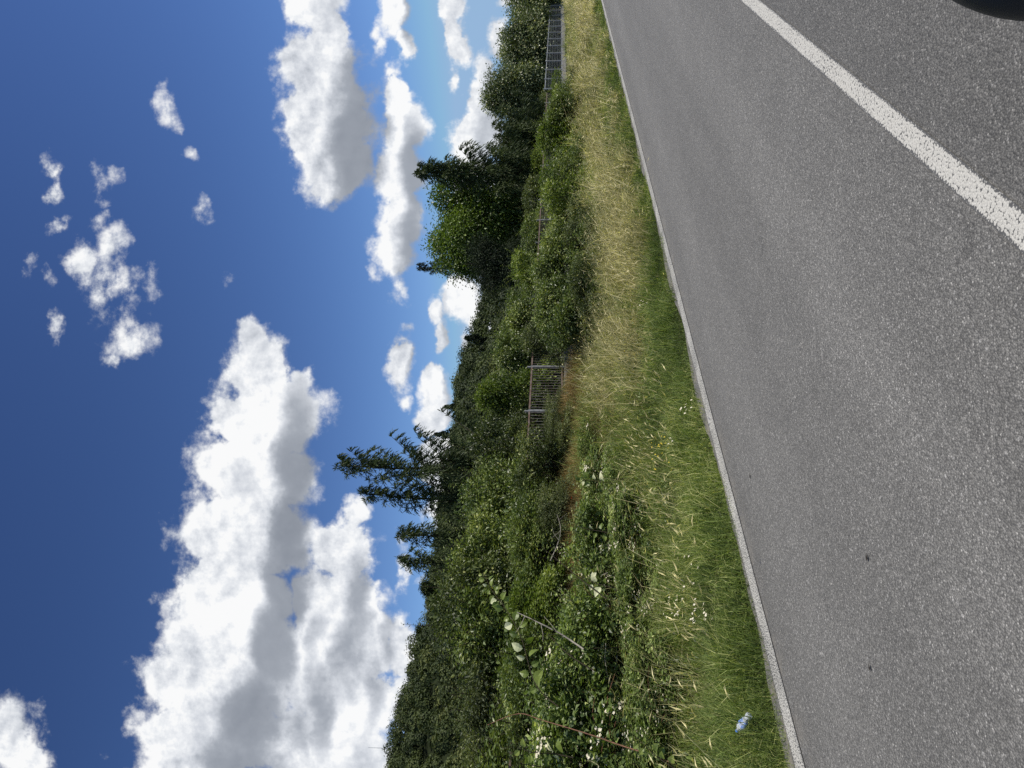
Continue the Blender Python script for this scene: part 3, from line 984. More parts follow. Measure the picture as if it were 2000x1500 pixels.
# dead twigs and stems tangled at the foot of the brambles
pk = scatter(rng, 5200, 7.7, 9.3, -1.5, 9.5, power=1.1, weight=lambda s, n: np.clip(.5 + patch(s, n, .8, 71), 0, 1))
fk = blades(rng, pk, .52 * (1 + .4 * patch(pk[:, 0], pk[:, 1], 1.3, 72)), .006, .9, tint=.5, sd=.25)
o = link('dead_stem_tangle', mesh('dead_stem_tangle', fk[0], [fk[1], fk[2]], M['brown'], fk[3]))
tag(o, 'tangle of thin dead brown stems at the foot of the brambles', kind='stuff')

# broad-leaved weeds low in the grass
pc = scatter(rng, 700, 5.3, 9.0, -1, 30, power=1.4)
cz_ = H(pc[:, 0], pc[:, 1])
cc = np.stack([pc[:, 0], pc[:, 1], cz_ + rng.uniform(.05, .28, len(pc))], 1)
v, t = clump_cloud(rng, cc, np.tile([0, 0, 1.], (len(cc), 1)), 12, .07, .045, .5)
o = link('roadside_weeds', quads_mesh('roadside_weeds', v, M['fresh_shrub'], t))
tag(o, 'low broad-leaved weeds growing among the verge grass', kind='stuff')


def blossoms(rng, centres, r, count, petal):
    n_ = len(centres) * count
    c_ = np.repeat(centres, count, 0) + rng.normal(0, r, (n_, 3))
    face = unit(np.tile([.35, -.55, .75], (n_, 1)) + rdirs(rng, n_) * .5)
    a = unit(np.cross(face, rdirs(rng, n_)))
    b = np.cross(face, a)
    q = []
    for i in range(5):
        th = i * 2 * math.pi / 5
        q.append(leaf_quads(c_, a * math.cos(th) + b * math.sin(th) + face * .15, face, np.full(n_, petal), np.full(n_, petal * .85), .08))
    return np.concatenate(q), np.clip(rng.normal(.6, .25, n_ * 5), 0, 1)


def at(u, v, n):
    s_, a_ = spot(u, n, v)
    return np.array([s_, n, EYE + ray(u, v)[1] * a_])


def on_ground(u, v, lift=0.0):
    """where the sight line meets the verge"""
    r_, e_ = ray(u, v)
    for a_ in np.arange(2.0, 60, .01):
        p_ = a_ * (FW + r_ * RT)
        if EYE + e_ * a_ <= H(p_[0], p_[1]) + lift:
            return np.array([p_[0], p_[1], float(H(p_[0], p_[1])) + lift])
    return None


wf = [on_ground(u, v, .22) for u, v in [(290, 1312), (303, 1320), (320, 1312), (330, 1316), (338, 1323), (300, 1366), (312, 1352), (348, 1345), (296, 1385), (398, 1345), (305, 1375), (286, 1360), (700, 1338), (706, 1345), (640, 1305), (905, 1255), (560, 1210)]]
v, t = blossoms(rng, np.array([w for w in wf if w is not None]), .035, 5, .012)
o = link('white_wildflowers', quads_mesh('white_wildflowers', v, M['petal'], t))
tag(o, 'tiny white wildflowers dotted in the verge grass', kind='stuff')
yf = [on_ground(u, v, .24) for u, v in [(208, 1272), (200, 1268), (212, 1280), (1240 - 620, 1288), (640, 1292), (800, 1226), (790, 1232), (812, 1222), (806, 1236), (1500 - 870, 1290), (780, 1229), (620, 1300), (590, 1302)]]
v, t = blossoms(rng, np.array([w for w in yf if w is not None]), .05, 7, .010)
o = link('yellow_wildflowers', quads_mesh('yellow_wildflowers', v, M['yellow'], t))
tag(o, 'small yellow wildflowers among the verge grass', kind='stuff')

# ------------------------------------------------------------------ fences along the top of the bank
FN = 12.0
pl = thing('concrete_plinth', 'low weathered concrete plinth running under the fences on top of the bank', 'plinth', (0, FN, 0))
link('plinth_wall', boxes_mesh('plinth_wall', [((s, 0, .80), (.985, .11, .41)) for s in np.arange(3, 96, 2.0)], M['concrete']), pl)
link('footing', boxes_mesh('footing', [((49, -.26, .66), (46, .15, .36))], M['concrete']), pl)

M['barpaint'] = plain('flaking_bar_paint', (.20, .19, .175), .75, .25, .4, 7, col2=(.12, .085, .06))
fence = thing('iron_fence', 'rusty iron bar fence half hidden by bushes above the brown bank', 'fence', (0, FN, 0))
s0 = 2.67
while s0 < 44:
    s1 = s0 + 2.0
    link('post', boxes_mesh('post', [((s0, 0, 1.7), (.022, .022, .56)), ((s0 + .06, 0, 1.66), (.012, .012, .5))], M['oldpaint']), fence)
    link('top_rail', boxes_mesh('top_rail', [(((s0 + s1) / 2 + .03, 0, 2.13), (.94, .018, .022))], M['rust']), fence)
    link('bottom_rail', boxes_mesh('bottom_rail', [(((s0 + s1) / 2 + .03, 0, 1.27), (.94, .014, .016))], M['rust']), fence)
    link('bar_panel', boxes_mesh('bar_panel', [((x, 0, 1.70), (.0065, .0065, .405)) for x in np.arange(s0 + .17, s1 - .04, .118)], M['barpaint']), fence)
    s0 = s1
mf = thing('mesh_fence', 'pale steel mesh fence with thin posts under the grey-green trees', 'fence', (0, FN, 0))
for i in range(17):
    s0 = 45.6 + 2.3 * i
    link('post', boxes_mesh('post', [((s0, 0, 1.76), (.032, .032, .60))], M['whitepaint']), mf)
    link('mesh_panel', boxes_mesh('mesh_panel', [((s0 + x, .0, 1.72), (.004, .004, .50)) for x in np.arange(.15, 2.2, .15)] + [((s0 + 1.15, .006, z), (1.10, .004, .004)) for z in np.arange(1.35, 2.2, .18)], M['oldpaint']), mf)
link('top_rail', boxes_mesh('top_rail', [((45.6 + 18.4, 0.04, 2.27), (18.45, .018, .022))], M['whitepaint']), mf)
link('bottom_rail', boxes_mesh('bottom_rail', [((45.6 + 18.4, 0.04, 1.24), (18.45, .022, .03))], M['whitepaint']), mf)

# ------------------------------------------------------------------ shrubs and brambles
SP = {}
for nm, mt, lf, seeds, kw in [
        ('shrub', 'shrub', .070, (1, 2, 3), dict(asp=.5)),
        ('dark_shrub', 'dark_shrub', .062, (4, 5), dict(asp=.55)),
        ('grey_shrub', 'grey_shrub', .060, (6, 7), dict(asp=.42, sprig=80)),
        ('fresh_shrub', 'fresh_shrub', .066, (8, 9), dict(asp=.55)),
        ('bramble', 'bramble', .072, (10, 11, 12), dict(asp=.68, clumps=330, per=28, sprig=80, flat=.8))]:
    SP[nm] = [bush_meshes(sd_, M[mt], lf, **kw) for sd_ in seeds]
BL = {}
for i, (fol, st) in enumerate(SP['bramble']):
    r_ = np.random.default_rng(60 + i)
    co = np.empty(len(fol.vertices) * 3, np.float32)
    fol.vertices.foreach_get('co', co)
    co = co.reshape(-1, 3)
    outer = co[(np.linalg.norm(co[:, :2], axis=1) > .45) | (co[:, 2] > 1.2)]
    ctr = outer[r_.choice(len(outer), 44)]
    v, t = blossoms(r_, ctr + unit(ctr - [0, 0, .8]) * .10, .045, 7, .019)
    cs = []
    for j in range(16):
        th = r_.uniform(0, 6.28)
        b0 = np.array([r_.normal(0, .2), r_.normal(0, .2), 0])
        e0 = np.array([math.cos(th) * r_.uniform(.7, 1.3), math.sin(th) * r_.uniform(.7, 1.3), r_.uniform(.3, 1.3)])
        md = (b0 + e0) / 2 + np.array([0, 0, r_.uniform(.4, .9)])
        q = np.linspace(0, 1, 8)[:, None]
        cs.append(((1 - q) ** 2 * b0 + 2 * q * (1 - q) * md + q ** 2 * e0, np.linspace(.009, .003, 8)))
    BL[i] = (quads_mesh('blossoms', v, M['petal'], t), tube_mesh('canes', cs, M['deadwood' if i == 1 else 'cane'], 4))
COUNT = {}


def bush(kind, label, u, n, vtop, width, group, name=None, turn=None, cat='bush', sink=.0):
    i = COUNT.get(kind, 0)
    COUNT[kind] = i + 1
    alt = i % len(SP[kind])
    s_, a_ = spot(u, n, vtop)
    z0 = float(H(s_, n)) - sink
    hz = (EYE + ray(u, vtop)[1] * a_ - z0) / 2.05
    sc = (width / 2.1, width / 2.1, max(hz, .3))
    o = thing(name or kind, label, cat, (s_, n, z0), turn if turn is not None else (i * 2.1 + u * .01), group, sc)
    link('foliage', SP[kind][alt][0], o)
    link('stems', SP[kind][alt][1], o)
    if kind == 'bramble':
        link('blossoms', BL[alt][0], o)
        link('canes', BL[alt][1], o)
    return o


G1, G2, G3, G4 = 'bushes in the back row of the thicket', 'bushes along the front of the thicket', 'brambles on the bank', 'shrubs behind the iron fence'
# back row, left to right
bush('shrub', 'olive shrub at the far left end of the back row, below the hill mast', -70, 13.5, 900, 4.2, G1, 'olive_shrub')
bush('grey_shrub', 'feathery grey-green shrub with willowy tips at the left, right below the mast', 75, 13.8, 882, 3.3, G1, 'willow_shrub')
bush('shrub', 'tall olive shrub directly below the two small leafy trees on the hill', 205, 13.8, 868, 3.4, G1, 'olive_shrub')
bush('dark_shrub', 'tall dark shrub left of the shortest cedar, reaching the hill crest', 320, 14.2, 850, 3.2, G1, 'dark_shrub')
bush('shrub', 'tall olive shrub covering the foot of the shortest cedar', 420, 14.4, 872, 3.3, G1, 'olive_shrub')
bush('shrub', 'olive shrub in front of the tall bowed cedars', 520, 14.6, 880, 3.4, G1, 'olive_shrub')
bush('dark_shrub', 'dark shrub right of the tallest cedar, beside the left end of the visible iron fence', 620, 14.8, 884, 3.0, G1, 'dark_shrub')
bush('fresh_shrub', 'green shrub right behind the visible bars of the iron fence', 705, 14.6, 925, 2.8, G4, 'green_shrub')
bush('shrub', 'olive shrub behind the right end of the visible iron bars', 785, 14.6, 955, 2.8, G4, 'olive_shrub')
bush('shrub', 'olive shrub behind the fence, left of the dark rounded conifer', 865, 14.4, 968, 3.0, G4, 'olive_shrub')
bush('fresh_shrub', 'green shrub below the dark rounded conifer, behind the iron fence', 950, 14.2, 990, 3.0, G4, 'green_shrub')
bush('shrub', 'olive shrub below the left half of the broad green tree', 1030, 14.2, 1010, 3.2, G4, 'olive_shrub')
bush('dark_shrub', 'dark shrub below the feathery cedar beside the broad green tree', 1110, 14.5, 1020, 3.4, G4, 'dark_shrub')
bush('fresh_shrub', 'green shrub behind the fence in the dip between the two tree groups', 1200, 14.2, 1034, 3.6, G4, 'green_shrub')
bush('dark_shrub', 'dark shrub at the foot of the leftmost grey-green tree', 1268, 14.2, 1045, 3.6, G4, 'dark_shrub')
# front row right of the clearing
bush('dark_shrub', 'dark bush at the right edge of the brown clearing, with a hollow under it', 872, 9.40, 1040, 2.12, G2, 'dark_bush')
bush('shrub', 'olive bush second along the front from the brown clearing', 892, 8.20, 1030, 2.12, G2, 'olive_bush')
bush('dark_shrub', 'low dark bush at the grass edge below the dark rounded conifer', 930, 7.30, 1095, 1.84, G2, 'dark_bush')
bush('shrub', 'olive bush spilling onto the straw grass below the broad green tree', 985, 8.00, 1030, 2.30, G2, 'olive_bush')
bush('grey_shrub', 'grey-green bush low at the grass edge, centre of the front row', 1040, 7.30, 1090, 1.93, G2, 'grey_bush')
bush('fresh_shrub', 'bright green bush in the front row below the feathery cedar', 1090, 8.10, 1045, 2.48, G2, 'green_bush')
bush('shrub', 'olive bush leaning over the straw grass right of the bright green bush', 1150, 8.00, 1058, 2.30, G2, 'olive_bush')
bush('fresh_shrub', 'green bush in front of the dip between the tree groups', 1205, 8.30, 1045, 2.67, G2, 'green_bush')
bush('shrub', 'olive bush third from the right end of the front row', 1252, 7.90, 1060, 2.58, G2, 'olive_bush')
bush('fresh_shrub', 'green bush second from the right end of the front row', 1290, 8.30, 1072, 2.58, G2, 'green_bush')
bush('dark_shrub', 'dark bush closing the right end of the front row beside the mesh fence', 1320, 8.00, 1100, 2.21, G2, 'dark_bush')
# middle row left of the clearing
bush('dark_shrub', 'dark shrub rising behind the leftmost flowering bramble', 20, 11.3, 970, 2.9, G1, 'dark_shrub')
bush('shrub', 'olive shrub behind the big-leaved shoot', 165, 11.6, 965, 2.6, G1, 'olive_shrub')
bush('fresh_shrub', 'green shrub behind the long bleached stick in the brambles', 290, 11.4, 985, 2.3, G1, 'green_shrub')
bush('shrub', 'olive shrub behind the brambles, below the shortest cedar', 400, 11.6, 990, 2.5, G1, 'olive_shrub')
bush('grey_shrub', 'pale grey feathery bush beside the dark hollow in the thicket', 500, 10.6, 1042, 1.5, G1, 'grey_shrub')
bush('grey_shrub', 'blue-grey bush at the left end of the brown clearing, in front of the iron fence', 640, 11.2, 1058, 1.9, G1, 'grey_shrub')
bush('dark_shrub', 'small dark bush in front of the iron fence right of the visible bars', 850, 11.4, 1012, 1.8, G1, 'dark_shrub')
bush('dark_shrub', 'dark shrub hiding the iron fence left of the visible bars', 566, 11.4, 990, 2.4, G1, 'dark_shrub')
bush('shrub', 'olive shrub hiding the iron fence above the pale grey feathery bush', 490, 11.5, 985, 2.2, G1, 'olive_shrub')
bush('grey_shrub', 'low plant between the visible iron bars and the concrete plinth', 690, 11.5, 1058, 1.5, G1, 'low_shrub')
# brambles in front
bush('bramble', 'flowering bramble at the far left with a dark hollow at its foot', -75, 8.2, 985, 2.3, G3)
bush('bramble', 'flowering bramble crossed by the long rusty cane', 55, 8.2, 990, 2.0, G3)
bush('bramble', 'bramble under the big-leaved shoot, sprinkled with white flowers', 165, 8.2, 1020, 1.9, G3)
bush('bramble', 'bramble beneath the long bleached stick', 262, 8.2, 1050, 1.8, G3)
bush('bramble', 'bramble with broad white-backed leaves, right of the bleached stick', 350, 8.3, 1075, 1.8, G3)
bush('bramble', 'low bramble in front of the pale grey feathery bush', 440, 8.5, 1105, 1.8, G3)
bush('bramble', 'low bramble beside the red poppy', 525, 8.7, 1120, 1.8, G3)
bush('bramble', 'smallest bramble at the left edge of the brown clearing', 598, 9.4, 1135, 1.5, G3)

bush('bramble', 'low bramble runner at the far left, dark hollow behind it', 50, 6.95, 1215, 1.4, G3, 'bramble_runner')
bush('bramble', 'low bramble runner below the crossing of rusty cane and flowering bramble', 140, 6.9, 1215, 1.3, G3, 'bramble_runner')
bush('bramble', 'low bramble runner spreading from beneath the bleached stick', 235, 7.0, 1200, 1.3, G3, 'bramble_runner')
bush('bramble', 'low bramble runner below the largest white leaf', 340, 7.15, 1190, 1.4, G3, 'bramble_runner')
bush('bramble', 'low bramble runner creeping into the grass below the red poppy', 450, 7.4, 1175, 1.5, G3, 'bramble_runner')
bush('bramble', 'low bramble runner nearest to the brown clearing', 555, 7.7, 1170, 1.4, G3, 'bramble_runner')
bush('fresh_shrub', 'low leafy weed patch between the brambles and the straw grass', 640, 8.3, 1165, 1.3, G3, 'leafy_weed')
# ------------------------------------------------------------------ trees
GC = 'cedars behind the thicket'


def tree(name, label, cat, u, ahead, meshes, group=None, turn=0.0):
    r_, _ = ray(u, 1000)
    p_ = ahead * (FW + r_ * RT)
    o = thing(name, label, cat, (p_[0], p_[1], float(H(p_[0], p_[1])) - .1), turn, group)
    link('trunk', meshes[0], o)
    link('crown', meshes[1], o)
    return o


def tall(u, v, ahead):
    r_, e_ = ray(u, v)
    p_ = ahead * (FW + r_ * RT)
    return EYE + e_ * ahead - float(H(p_[0], p_[1])) + .1


WR = RT[:2]
tree('cedar', 'tallest cedar, ragged top swept to the right, among the left conifers', 'tree', 583, 36,
     conifer_meshes(31, M['needles'], tall(588, 668, 36), 2.7, 34, (5, 35), .45, WR * .5, bow=.03, spray=.62, size=.25, power=.72), GC)
tree('cedar', 'second tallest cedar with a bowed bare leader, just left of the tallest', 'tree', 520, 36.5,
     conifer_meshes(32, M['needles'], tall(545, 708, 36.5), 1.9, 26, (10, 45), .55, WR * .45, bow=.08, spray=.55, size=.24, gaps=.12, power=.8), GC)
tree('cedar', 'slim cedar with a narrow tip, third tallest of the left conifers', 'tree', 452, 35,
     conifer_meshes(33, M['needles'], tall(455, 780, 35), 2.0, 26, (10, 40), .4, WR * .4, bow=.02, spray=.5, size=.22), GC)
tree('cedar', 'shortest cedar with a pointed leaning tip, leftmost of the left conifers', 'tree', 398, 34,
     conifer_meshes(34, M['needles'], tall(405, 782, 34), 1.8, 24, (15, 45), .4, WR * .3, bow=.03, spray=.46, size=.21), GC)
tree('cedar', 'feathery dark cedar with a drooping tip standing right of the broad green tree', 'tree', 1165, 43,
     conifer_meshes(35, M['needles'], tall(1170, 815, 43), 2.2, 46, (0, 30), .3, WR * .45, bow=.02, spray=.7, size=.26, power=.95), GC)
tree('cedar', 'low spreading cedar with upturned tips in the gap left of the grey-green trees', 'tree', 1232, 45,
     conifer_meshes(36, M['needles'], tall(1240, 990, 45), 2.2, 34, (10, 40), .45, WR * .5, spray=.65, size=.26, power=.5), GC)
tree('spruce', 'slender spruce spire poking up behind the dark rounded conifer', 'tree', 980, 52,
     conifer_meshes(37, M['black_needles'], tall(982, 815, 52), 1.5, 54, (0, 20), .15, (0, 0), spray=.26, size=.15, power=1.0), GC)
tree('yew', 'dark rounded conifer in front of the broad green tree', 'tree', 985, 40,
     broadleaf_meshes(38, M['black_needles'], tall(965, 880, 40), 1.9, .13, 700, 46, .10, .22, lob=16, asp=.3))
tree('broadleaf_tree', 'broad rounded green tree between the spruce spire and the feathery cedar', 'tree', 1052, 47,
     broadleaf_meshes(39, M['broadleaf'], tall(1060, 836, 47), 4.5, .18, 1350, 46, .18, .34, lob=18))
tree('walnut_tree', 'grey-green tree with the tallest crown at the left end of the mesh fence', 'tree', 1322, 57,
     broadleaf_meshes(40, M['walnut'], tall(1322, 935, 57), 2.7, .17, 900, 46, .16, .3, lob=16), 'grey-green trees behind the mesh fence')
tree('walnut_tree', 'wide low grey-green tree second along the mesh fence', 'tree', 1405, 63,
     broadleaf_meshes(41, M['walnut'], tall(1400, 975, 63), 3.5, .18, 900, 46, .14, .32, lob=16), 'grey-green trees behind the mesh fence')
tree('walnut_tree', 'grey-green tree at the far right, cut by the edge of view', 'tree', 1490, 68,
     broadleaf_meshes(42, M['walnut'], tall(1480, 990, 68), 3.8, .18, 900, 46, .14, .34, lob=16), 'grey-green trees behind the mesh fence')


def hill_tree(name, label, u, v, dist, meshes, sink=2.0):
    r_, e_ = ray(u, v)
    p_ = dist * (FW + r_ * RT)
    o = thing(name, label, 'tree', (p_[0], p_[1], EYE + e_ * dist - meshes[2]), 0, 'lone trees standing out on the hill')
    link('trunk', meshes[0], o)
    link('crown', meshes[1], o)


fir = conifer_meshes(50, M['black_needles'], 11, 2.2, 60, (-5, 15), .1, (0, 0), spray=.35, size=.4, power=.9, wide=.3) + (11,)
fir2 = conifer_meshes(51, M['black_needles'], 9, 1.8, 50, (-5, 15), .1, (0, 0), spray=.3, size=.36, power=.9, wide=.3) + (9,)
hill_tree('fir', 'dark fir alone on the falling hill crest left of the spruce spire', 840, 908, 185, fir)
hill_tree('fir', 'small fir on the crest nearest to the tallest cedar', 652, 848, 205, fir2)
hill_tree('fir', 'small fir on the crest above the visible iron bars', 706, 868, 210, fir2)
lt = broadleaf_meshes(52, M['wood_far'], 10, 2.6, .5, 120, 26, .3, .5, lob=9) + (10,)
hill_tree('leafy_tree', 'small leafy tree breaking the crest left of the shortest cedar', 347, 816, 190, lt)
hill_tree('leafy_tree', 'small leafy tree on the crest above the leftmost thicket gap', 264, 808, 215, lt)
r_, e_ = ray(38, 772)
p_ = 236 * (FW + r_ * RT)
mast = thing('radio_mast', 'thin pale mast standing on the wooded hill crest', 'mast', (p_[0], p_[1], EYE + e_ * 236 - 4))
link('pole', tube_mesh('pole', [(np.array([[0, 0, 0], [0, 0, 7], [0, 0, 13.2]]), [.13, .10, .05])], M['whitepaint'], 6), mast)

# ------------------------------------------------------------------ shoots, canes, sticks and small things at the front


def curve_pts(pts, k_=24):
    pts = np.array(pts)
    t = np.linspace(0, len(pts) - 1, k_)
    out = np.empty((k_, 3))
    for i, x in enumerate(t):
        j = min(int(x), len(pts) - 2)
        f = x - j
        p0_, p1_, p2_, p3_ = pts[max(j - 1, 0)], pts[j], pts[j + 1], pts[min(j + 2, len(pts) - 1)]
        out[i] = .5 * ((2 * p1_) + (-p0_ + p2_) * f + (2 * p0_ - 5 * p1_ + 4 * p2_ - p3_) * f * f + (-p0_ + 3 * p1_ - 3 * p2_ + p3_) * f ** 3)
    return out


def shoot(name, label, cat, pts, leaf, nleaf, seed, pale=.15, mat='fresh_shrub', asp=.7, rad=.007, stem='twig', group=None):
    rng = np.random.default_rng(seed)
    pts = np.array(pts)
    base = pts[0].copy()
    cp = curve_pts(pts - base, 30)
    o = thing(name, label, cat, base, group=group)
    link('stem', tube_mesh('stem', [(cp, np.linspace(rad, rad * .35, 30))], M[stem], 6), o)
    idx = np.linspace(5, 29, nleaf).astype(int)
    tan = unit(np.gradient(cp, axis=0))[idx]
    sd_ = unit(np.cross(tan, np.array([FW[0], FW[1], .0]) + rdirs(rng, nleaf) * .4))
    ax = unit(sd_ * np.where(np.arange(nleaf) % 2, 1, -1)[:, None] + tan * .35 + rdirs(rng, nleaf) * .45)
    nr = unit(np.array([-FW[0], -FW[1], .9]) + rdirs(rng, nleaf) * .55)
    L = leaf * rng.uniform(.65, 1.15, nleaf) * np.linspace(1.1, .6, nleaf)
    pos = cp[idx] + ax * .03
    pk = rng.random(nleaf) < pale
    for sel, nm, mt in ((~pk, 'leaves', mat), (pk, 'pale_leaves', 'pale')):
        if sel.sum():
            v, (ft, fq) = oval_leaves(pos[sel], ax[sel], nr[sel], L[sel], L[sel] * asp)
            c_ = sel.sum()
            t = np.clip(rng.normal(.62, .13, c_), 0, 1)
            link(nm, mesh(nm, v, [ft, fq], M[mt], np.concatenate([np.repeat(t, 4), np.repeat(t, 6)])), o)
    return o


shoot('leafy_shoot', 'big-leaved shoot leaning up to the right out of the brambles, shading dark leaves', 'shoot',
      [at(120, 1090, 7.35), at(165, 1045, 7.35), at(255, 1018, 7.25), at(315, 985, 7.25), at(345, 962, 7.25), at(378, 946, 7.25)], .135, 30, 3, .12, asp=.72)
shoot('leafy_shoot', 'short fresh shoot with a white-backed leaf beside the flowering brambles at the left', 'shoot',
      [at(20, 1120, 7.25), at(28, 1080, 7.25), at(30, 1045, 7.20), at(40, 1010, 7.20)], .12, 11, 4, .3)
shoot('leafy_shoot', 'leafy shoot bearing the largest pure white leaf, in the middle of the brambles', 'shoot',
      [at(352, 1200, 7.15), at(360, 1165, 7.15), at(372, 1140, 7.15), at(366, 1118, 7.15)], .12, 11, 5, .4)
shoot('leafy_shoot', 'pair of white-backed leaves on a shoot near the red poppy', 'shoot',
      [at(555, 1200, 7.45), at(560, 1165, 7.45), at(562, 1140, 7.45), at(545, 1120, 7.45)], .12, 10, 6, .45)
shoot('leafy_shoot', 'low shoot with white-backed leaves between the poppy and the bleached stick', 'shoot',
      [at(455, 1205, 7.35), at(462, 1175, 7.35), at(466, 1150, 7.35), at(475, 1120, 7.35)], .11, 10, 7, .35)
shoot('bramble_cane', 'long rusty bramble cane arching up at the far left, leaves low on it', 'cane',
      [at(-12, 1340, 6.45), at(15, 1300, 6.55), at(45, 1210, 6.75), at(66, 1150, 6.85), at(93, 1060, 7.05), at(106, 1012, 7.15), at(84, 952, 7.35)], .07, 9, 8, .0, rad=.0085, stem='cane')
shoot('bramble_sprig', 'bright bramble sprig at the far left against the dark hollow', 'sprig',
      [at(-8, 1330, 6.25), at(10, 1300, 6.25), at(28, 1275, 6.25), at(42, 1262, 6.25), at(62, 1240, 6.25)], .085, 16, 9, .04, asp=.8, rad=.005)


def stick(name, label, pts, rad, mat):
    pts = np.array(pts)
    base = pts[0].copy()
    cp = curve_pts(pts - base, 14)
    o = thing(name, label, 'stick', base)
    paths = [(cp, np.linspace(rad, rad * .4, 14))]
    r_ = np.random.default_rng(int(abs(base[0]) * 100))
    tw = []
    for i in (5, 8, 11):
        d_ = unit(r_.normal(size=3) + np.array([0, 0, .6]))
        tw.append((np.array([cp[i], cp[i] + d_ * .12, cp[i] + d_ * .22 + r_.normal(0, .03, 3)]), [rad * .4, rad * .28, rad * .15]))
    link('stem', tube_mesh('stem', paths, M[mat], 6), o)
    link('side_twigs', tube_mesh('side_twigs', tw, M[mat], 4), o)


stick('dead_stick', 'long bleached stick lying slantwise across the brambles', [at(232, 1140, 7.15), at(262, 1095, 7.15), at(285, 1050, 7.10), at(304, 1010, 7.10)], .011, 'deadwood')
stick('dead_stick', 'thin bleached stick standing upright right of the slanting one', [at(405, 1075, 7.55), at(440, 1090, 7.45), at(468, 1095, 7.35), at(495, 1088, 7.35)], .006, 'deadwood')
stick('dead_stick', 'dark bent stick crossing above the largest white leaf', [at(330, 1185, 7.15), at(372, 1130, 7.15), at(410, 1085, 7.15), at(430, 1060, 7.15)], .008, 'twig')
stick('dead_stick', 'dark straight stick running below the long bleached one', [at(190, 1160, 7.10), at(222, 1110, 7.10), at(262, 1070, 7.10)], .008, 'twig')

pp = at(528, 1117, 9.0)
po = thing('poppy', 'single small red poppy in front of the thicket', 'flower', (pp[0], pp[1], float(H(pp[0], pp[1]))))
zz = pp[2] - float(H(pp[0], pp[1]))
link('stem', tube_mesh('stem', [(np.array([[0, 0, 0], [.02, 0, zz * .6], [0, 0, zz]]), [.003, .003, .002])], M['twig'], 4), po)
rng = np.random.default_rng(3)
M['poppy'] = plain('poppy_petal', (.55, .02, .015), .5, .3)
a = np.arange(5) * 2 * math.pi / 5
pq, (pt, pqd) = oval_leaves(np.tile([0, 0, zz], (5, 1)), np.stack([np.cos(a), np.sin(a), np.full(5, .45)], 1), np.tile([0, 0, 1.], (5, 1)), np.full(5, .032), np.full(5, .034))
link('petals', mesh('petals', pq, [pt, pqd], M['poppy']), po)

# dead leaves blown onto the asphalt
M['dead_leaf'] = plain('dead_leaf', (.030, .024, .018), .8, .2, .3, 60)
for lab, (u, v), ln_ in (('larger dark curled leaf lying on the far lane towards the left', (404, 1697), .034), ('small dark leaf on the far lane beside the edge line', (565, 1467), .04), ('dark sliver of leaf lying on the asphalt at the near left', (190, 1702), .03)):
    r_, e_ = ray(u, v)
    a_ = -EYE / e_
    p_ = a_ * (FW + r_ * RT)
    q_, (t_, f_) = oval_leaves(np.zeros((1, 3)), np.array([[RT[0] + FW[0] * .4, RT[1] + FW[1] * .4, .05]]), np.array([[.2, -.2, 1.]]), np.array([ln_]), np.array([ln_ * .45]))
    lo = link('fallen_leaf', mesh('fallen_leaf', q_ * np.array([1, 1, .12]) + np.array([0, 0, .003]), [t_, f_], M['dead_leaf']), None, (p_[0], p_[1], .004))
    tag(lo, lab, 'leaf', 'dead leaves on the road')

# crushed plastic bottle lying in the grass
m, k = material('clear_plastic')
p = k.n('ShaderNodeBsdfPrincipled')
p.inputs['Base Color'].default_value = (.86, .90, .92, 1)
p.inputs['Roughness'].default_value = .12
p.inputs['Transmission Weight'].default_value = .55
p.inputs['IOR'].default_value = 1.25
finish(k, p.outputs[0])
M['plastic'] = m
M['blue_label'] = plain('blue_label', (.10, .22, .62), .4, .4, .3, 60, col2=(.45, .55, .75))
M['cap'] = plain('bottle_cap', (.10, .25, .65), .5, .4)


def lathe(prof, sides=18, crush=0.0, seed=0):
    r_ = np.random.default_rng(seed)
    ph = r_.uniform(0, 6.28, 3)
    a = np.arange(sides) * 2 * math.pi / sides
    V = []
    for x, r in prof:
        rad = r * (1 + crush * np.sin(2 * a + ph[0] + x * 22) + crush * .6 * np.sin(3 * a + ph[1] - x * 40))
        V.append(np.stack([np.full(sides, x), rad * np.cos(a), rad * np.sin(a) * (1 - crush)], 1))
    V = np.concatenate(V)
    i = np.arange(len(prof) - 1)[:, None] * sides
    j = np.arange(sides)[None]
    jn = (j + 1) % sides
    return V, np.stack([i + j, i + jn, i + sides + jn, i + sides + j], -1).reshape(-1, 4)


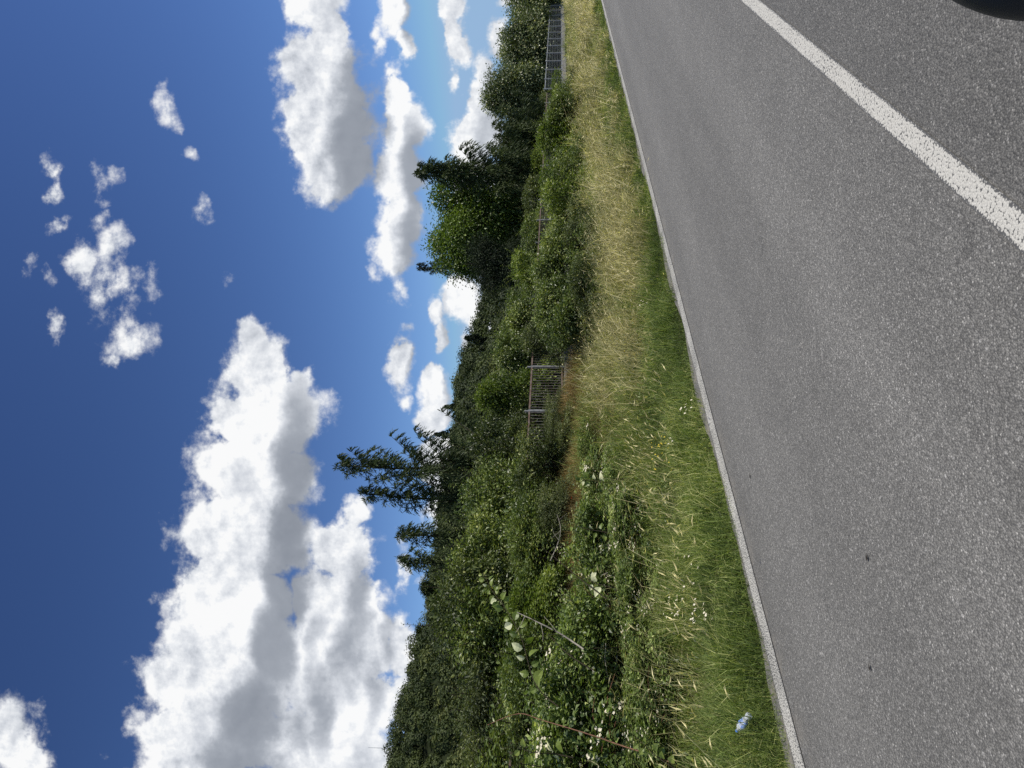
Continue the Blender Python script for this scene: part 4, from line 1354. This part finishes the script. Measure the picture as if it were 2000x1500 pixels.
bp_ = on_ground(88, 1452, .11)
bscale = .82
bo = thing('plastic_bottle', 'crushed clear plastic bottle with a blue label lying in the verge grass', 'bottle', (bp_[0], bp_[1], bp_[2]))
bo.scale = (bscale, bscale, bscale)
d1 = unit(RT * -.7 + np.array([0, 0, .25]) + FW * .45)
bo.rotation_euler = Vector(d1).to_track_quat('X', 'Z').to_euler()
v, f = lathe([(-.105, .004), (-.105, .026), (-.098, .031), (-.08, .032), (-.07, .029), (-.055, .032), (.03, .032), (.045, .029), (.058, .031), (.075, .024), (.09, .013), (.104, .0125)], crush=.16, seed=2)
link('body', mesh('body', v, [f], M['plastic'], smooth=True), bo)
v, f = lathe([(-.045, .0328), (.0, .0332), (.028, .0328)], crush=.16, seed=2)
link('label_band', mesh('label_band', v, [f], M['blue_label'], smooth=True), bo)
v, f = lathe([(.100, .0145), (.116, .0145), (.118, .013), (.118, .001)], seed=2)
link('cap', mesh('cap', v, [f], M['cap']), bo)

# ------------------------------------------------------------------ door mirror of the car the view is taken from
M['mirror_plastic'] = plain('black_mirror_plastic', (.016, .016, .017), .55, .4, .2, 40)
M['mirror_glass'] = plain('mirror_glass', (.85, .87, .88), .03, .5, metal=1.0)
r_, e_ = ray(1641, 2112)
mp = np.array([0, 0, EYE - .0]) + .55 * (FW + r_ * RT + np.array([0, 0, e_]))
mo = thing('door_mirror', 'black car door mirror intruding at the corner beside the road', 'car mirror', mp)
uu, vv = np.meshgrid(np.linspace(-math.pi, math.pi, 49)[:-1], np.linspace(-math.pi / 2, math.pi / 2, 25), indexing='ij')


def pw_e(x, e):
    return np.sign(x) * np.abs(x) ** e


hx = .052 * pw_e(np.cos(vv), .55) * pw_e(np.cos(uu), .6)
hy = .060 * pw_e(np.cos(vv), .8) * pw_e(np.sin(uu), .9)
hz_ = .100 * pw_e(np.sin(vv), .85)
V = np.stack([hx, hy, hz_], -1).reshape(-1, 3)
i = np.arange(48)[:, None] * 25
inx = ((np.arange(48) + 1) % 48)[:, None] * 25
j = np.arange(24)[None]
link('housing', mesh('housing', V, [np.stack([i + j, inx + j, inx + j + 1, i + j + 1], -1).reshape(-1, 4)], M['mirror_plastic'], smooth=True), mo)
ga = np.linspace(0, 2 * math.pi, 33)[:-1]
gl = np.stack([np.full(32, -.0545), .026 * pw_e(np.cos(ga), .7), .052 * pw_e(np.sin(ga), .7)], 1)
gl2 = gl + np.array([.008, 0, 0])
jj = np.arange(32)
link('mirror_glass', mesh('mirror_glass', np.concatenate([gl, gl2]), [np.arange(32)[None], np.stack([jj, jj + 32, (jj + 1) % 32 + 32, (jj + 1) % 32], -1)], M['mirror_glass']), mo)
link('arm', boxes_mesh('arm', [((.0, -.10, -.055), (.022, .055, .018)), ((.0, -.16, -.05), (.05, .012, .04))], M['mirror_plastic']), mo)
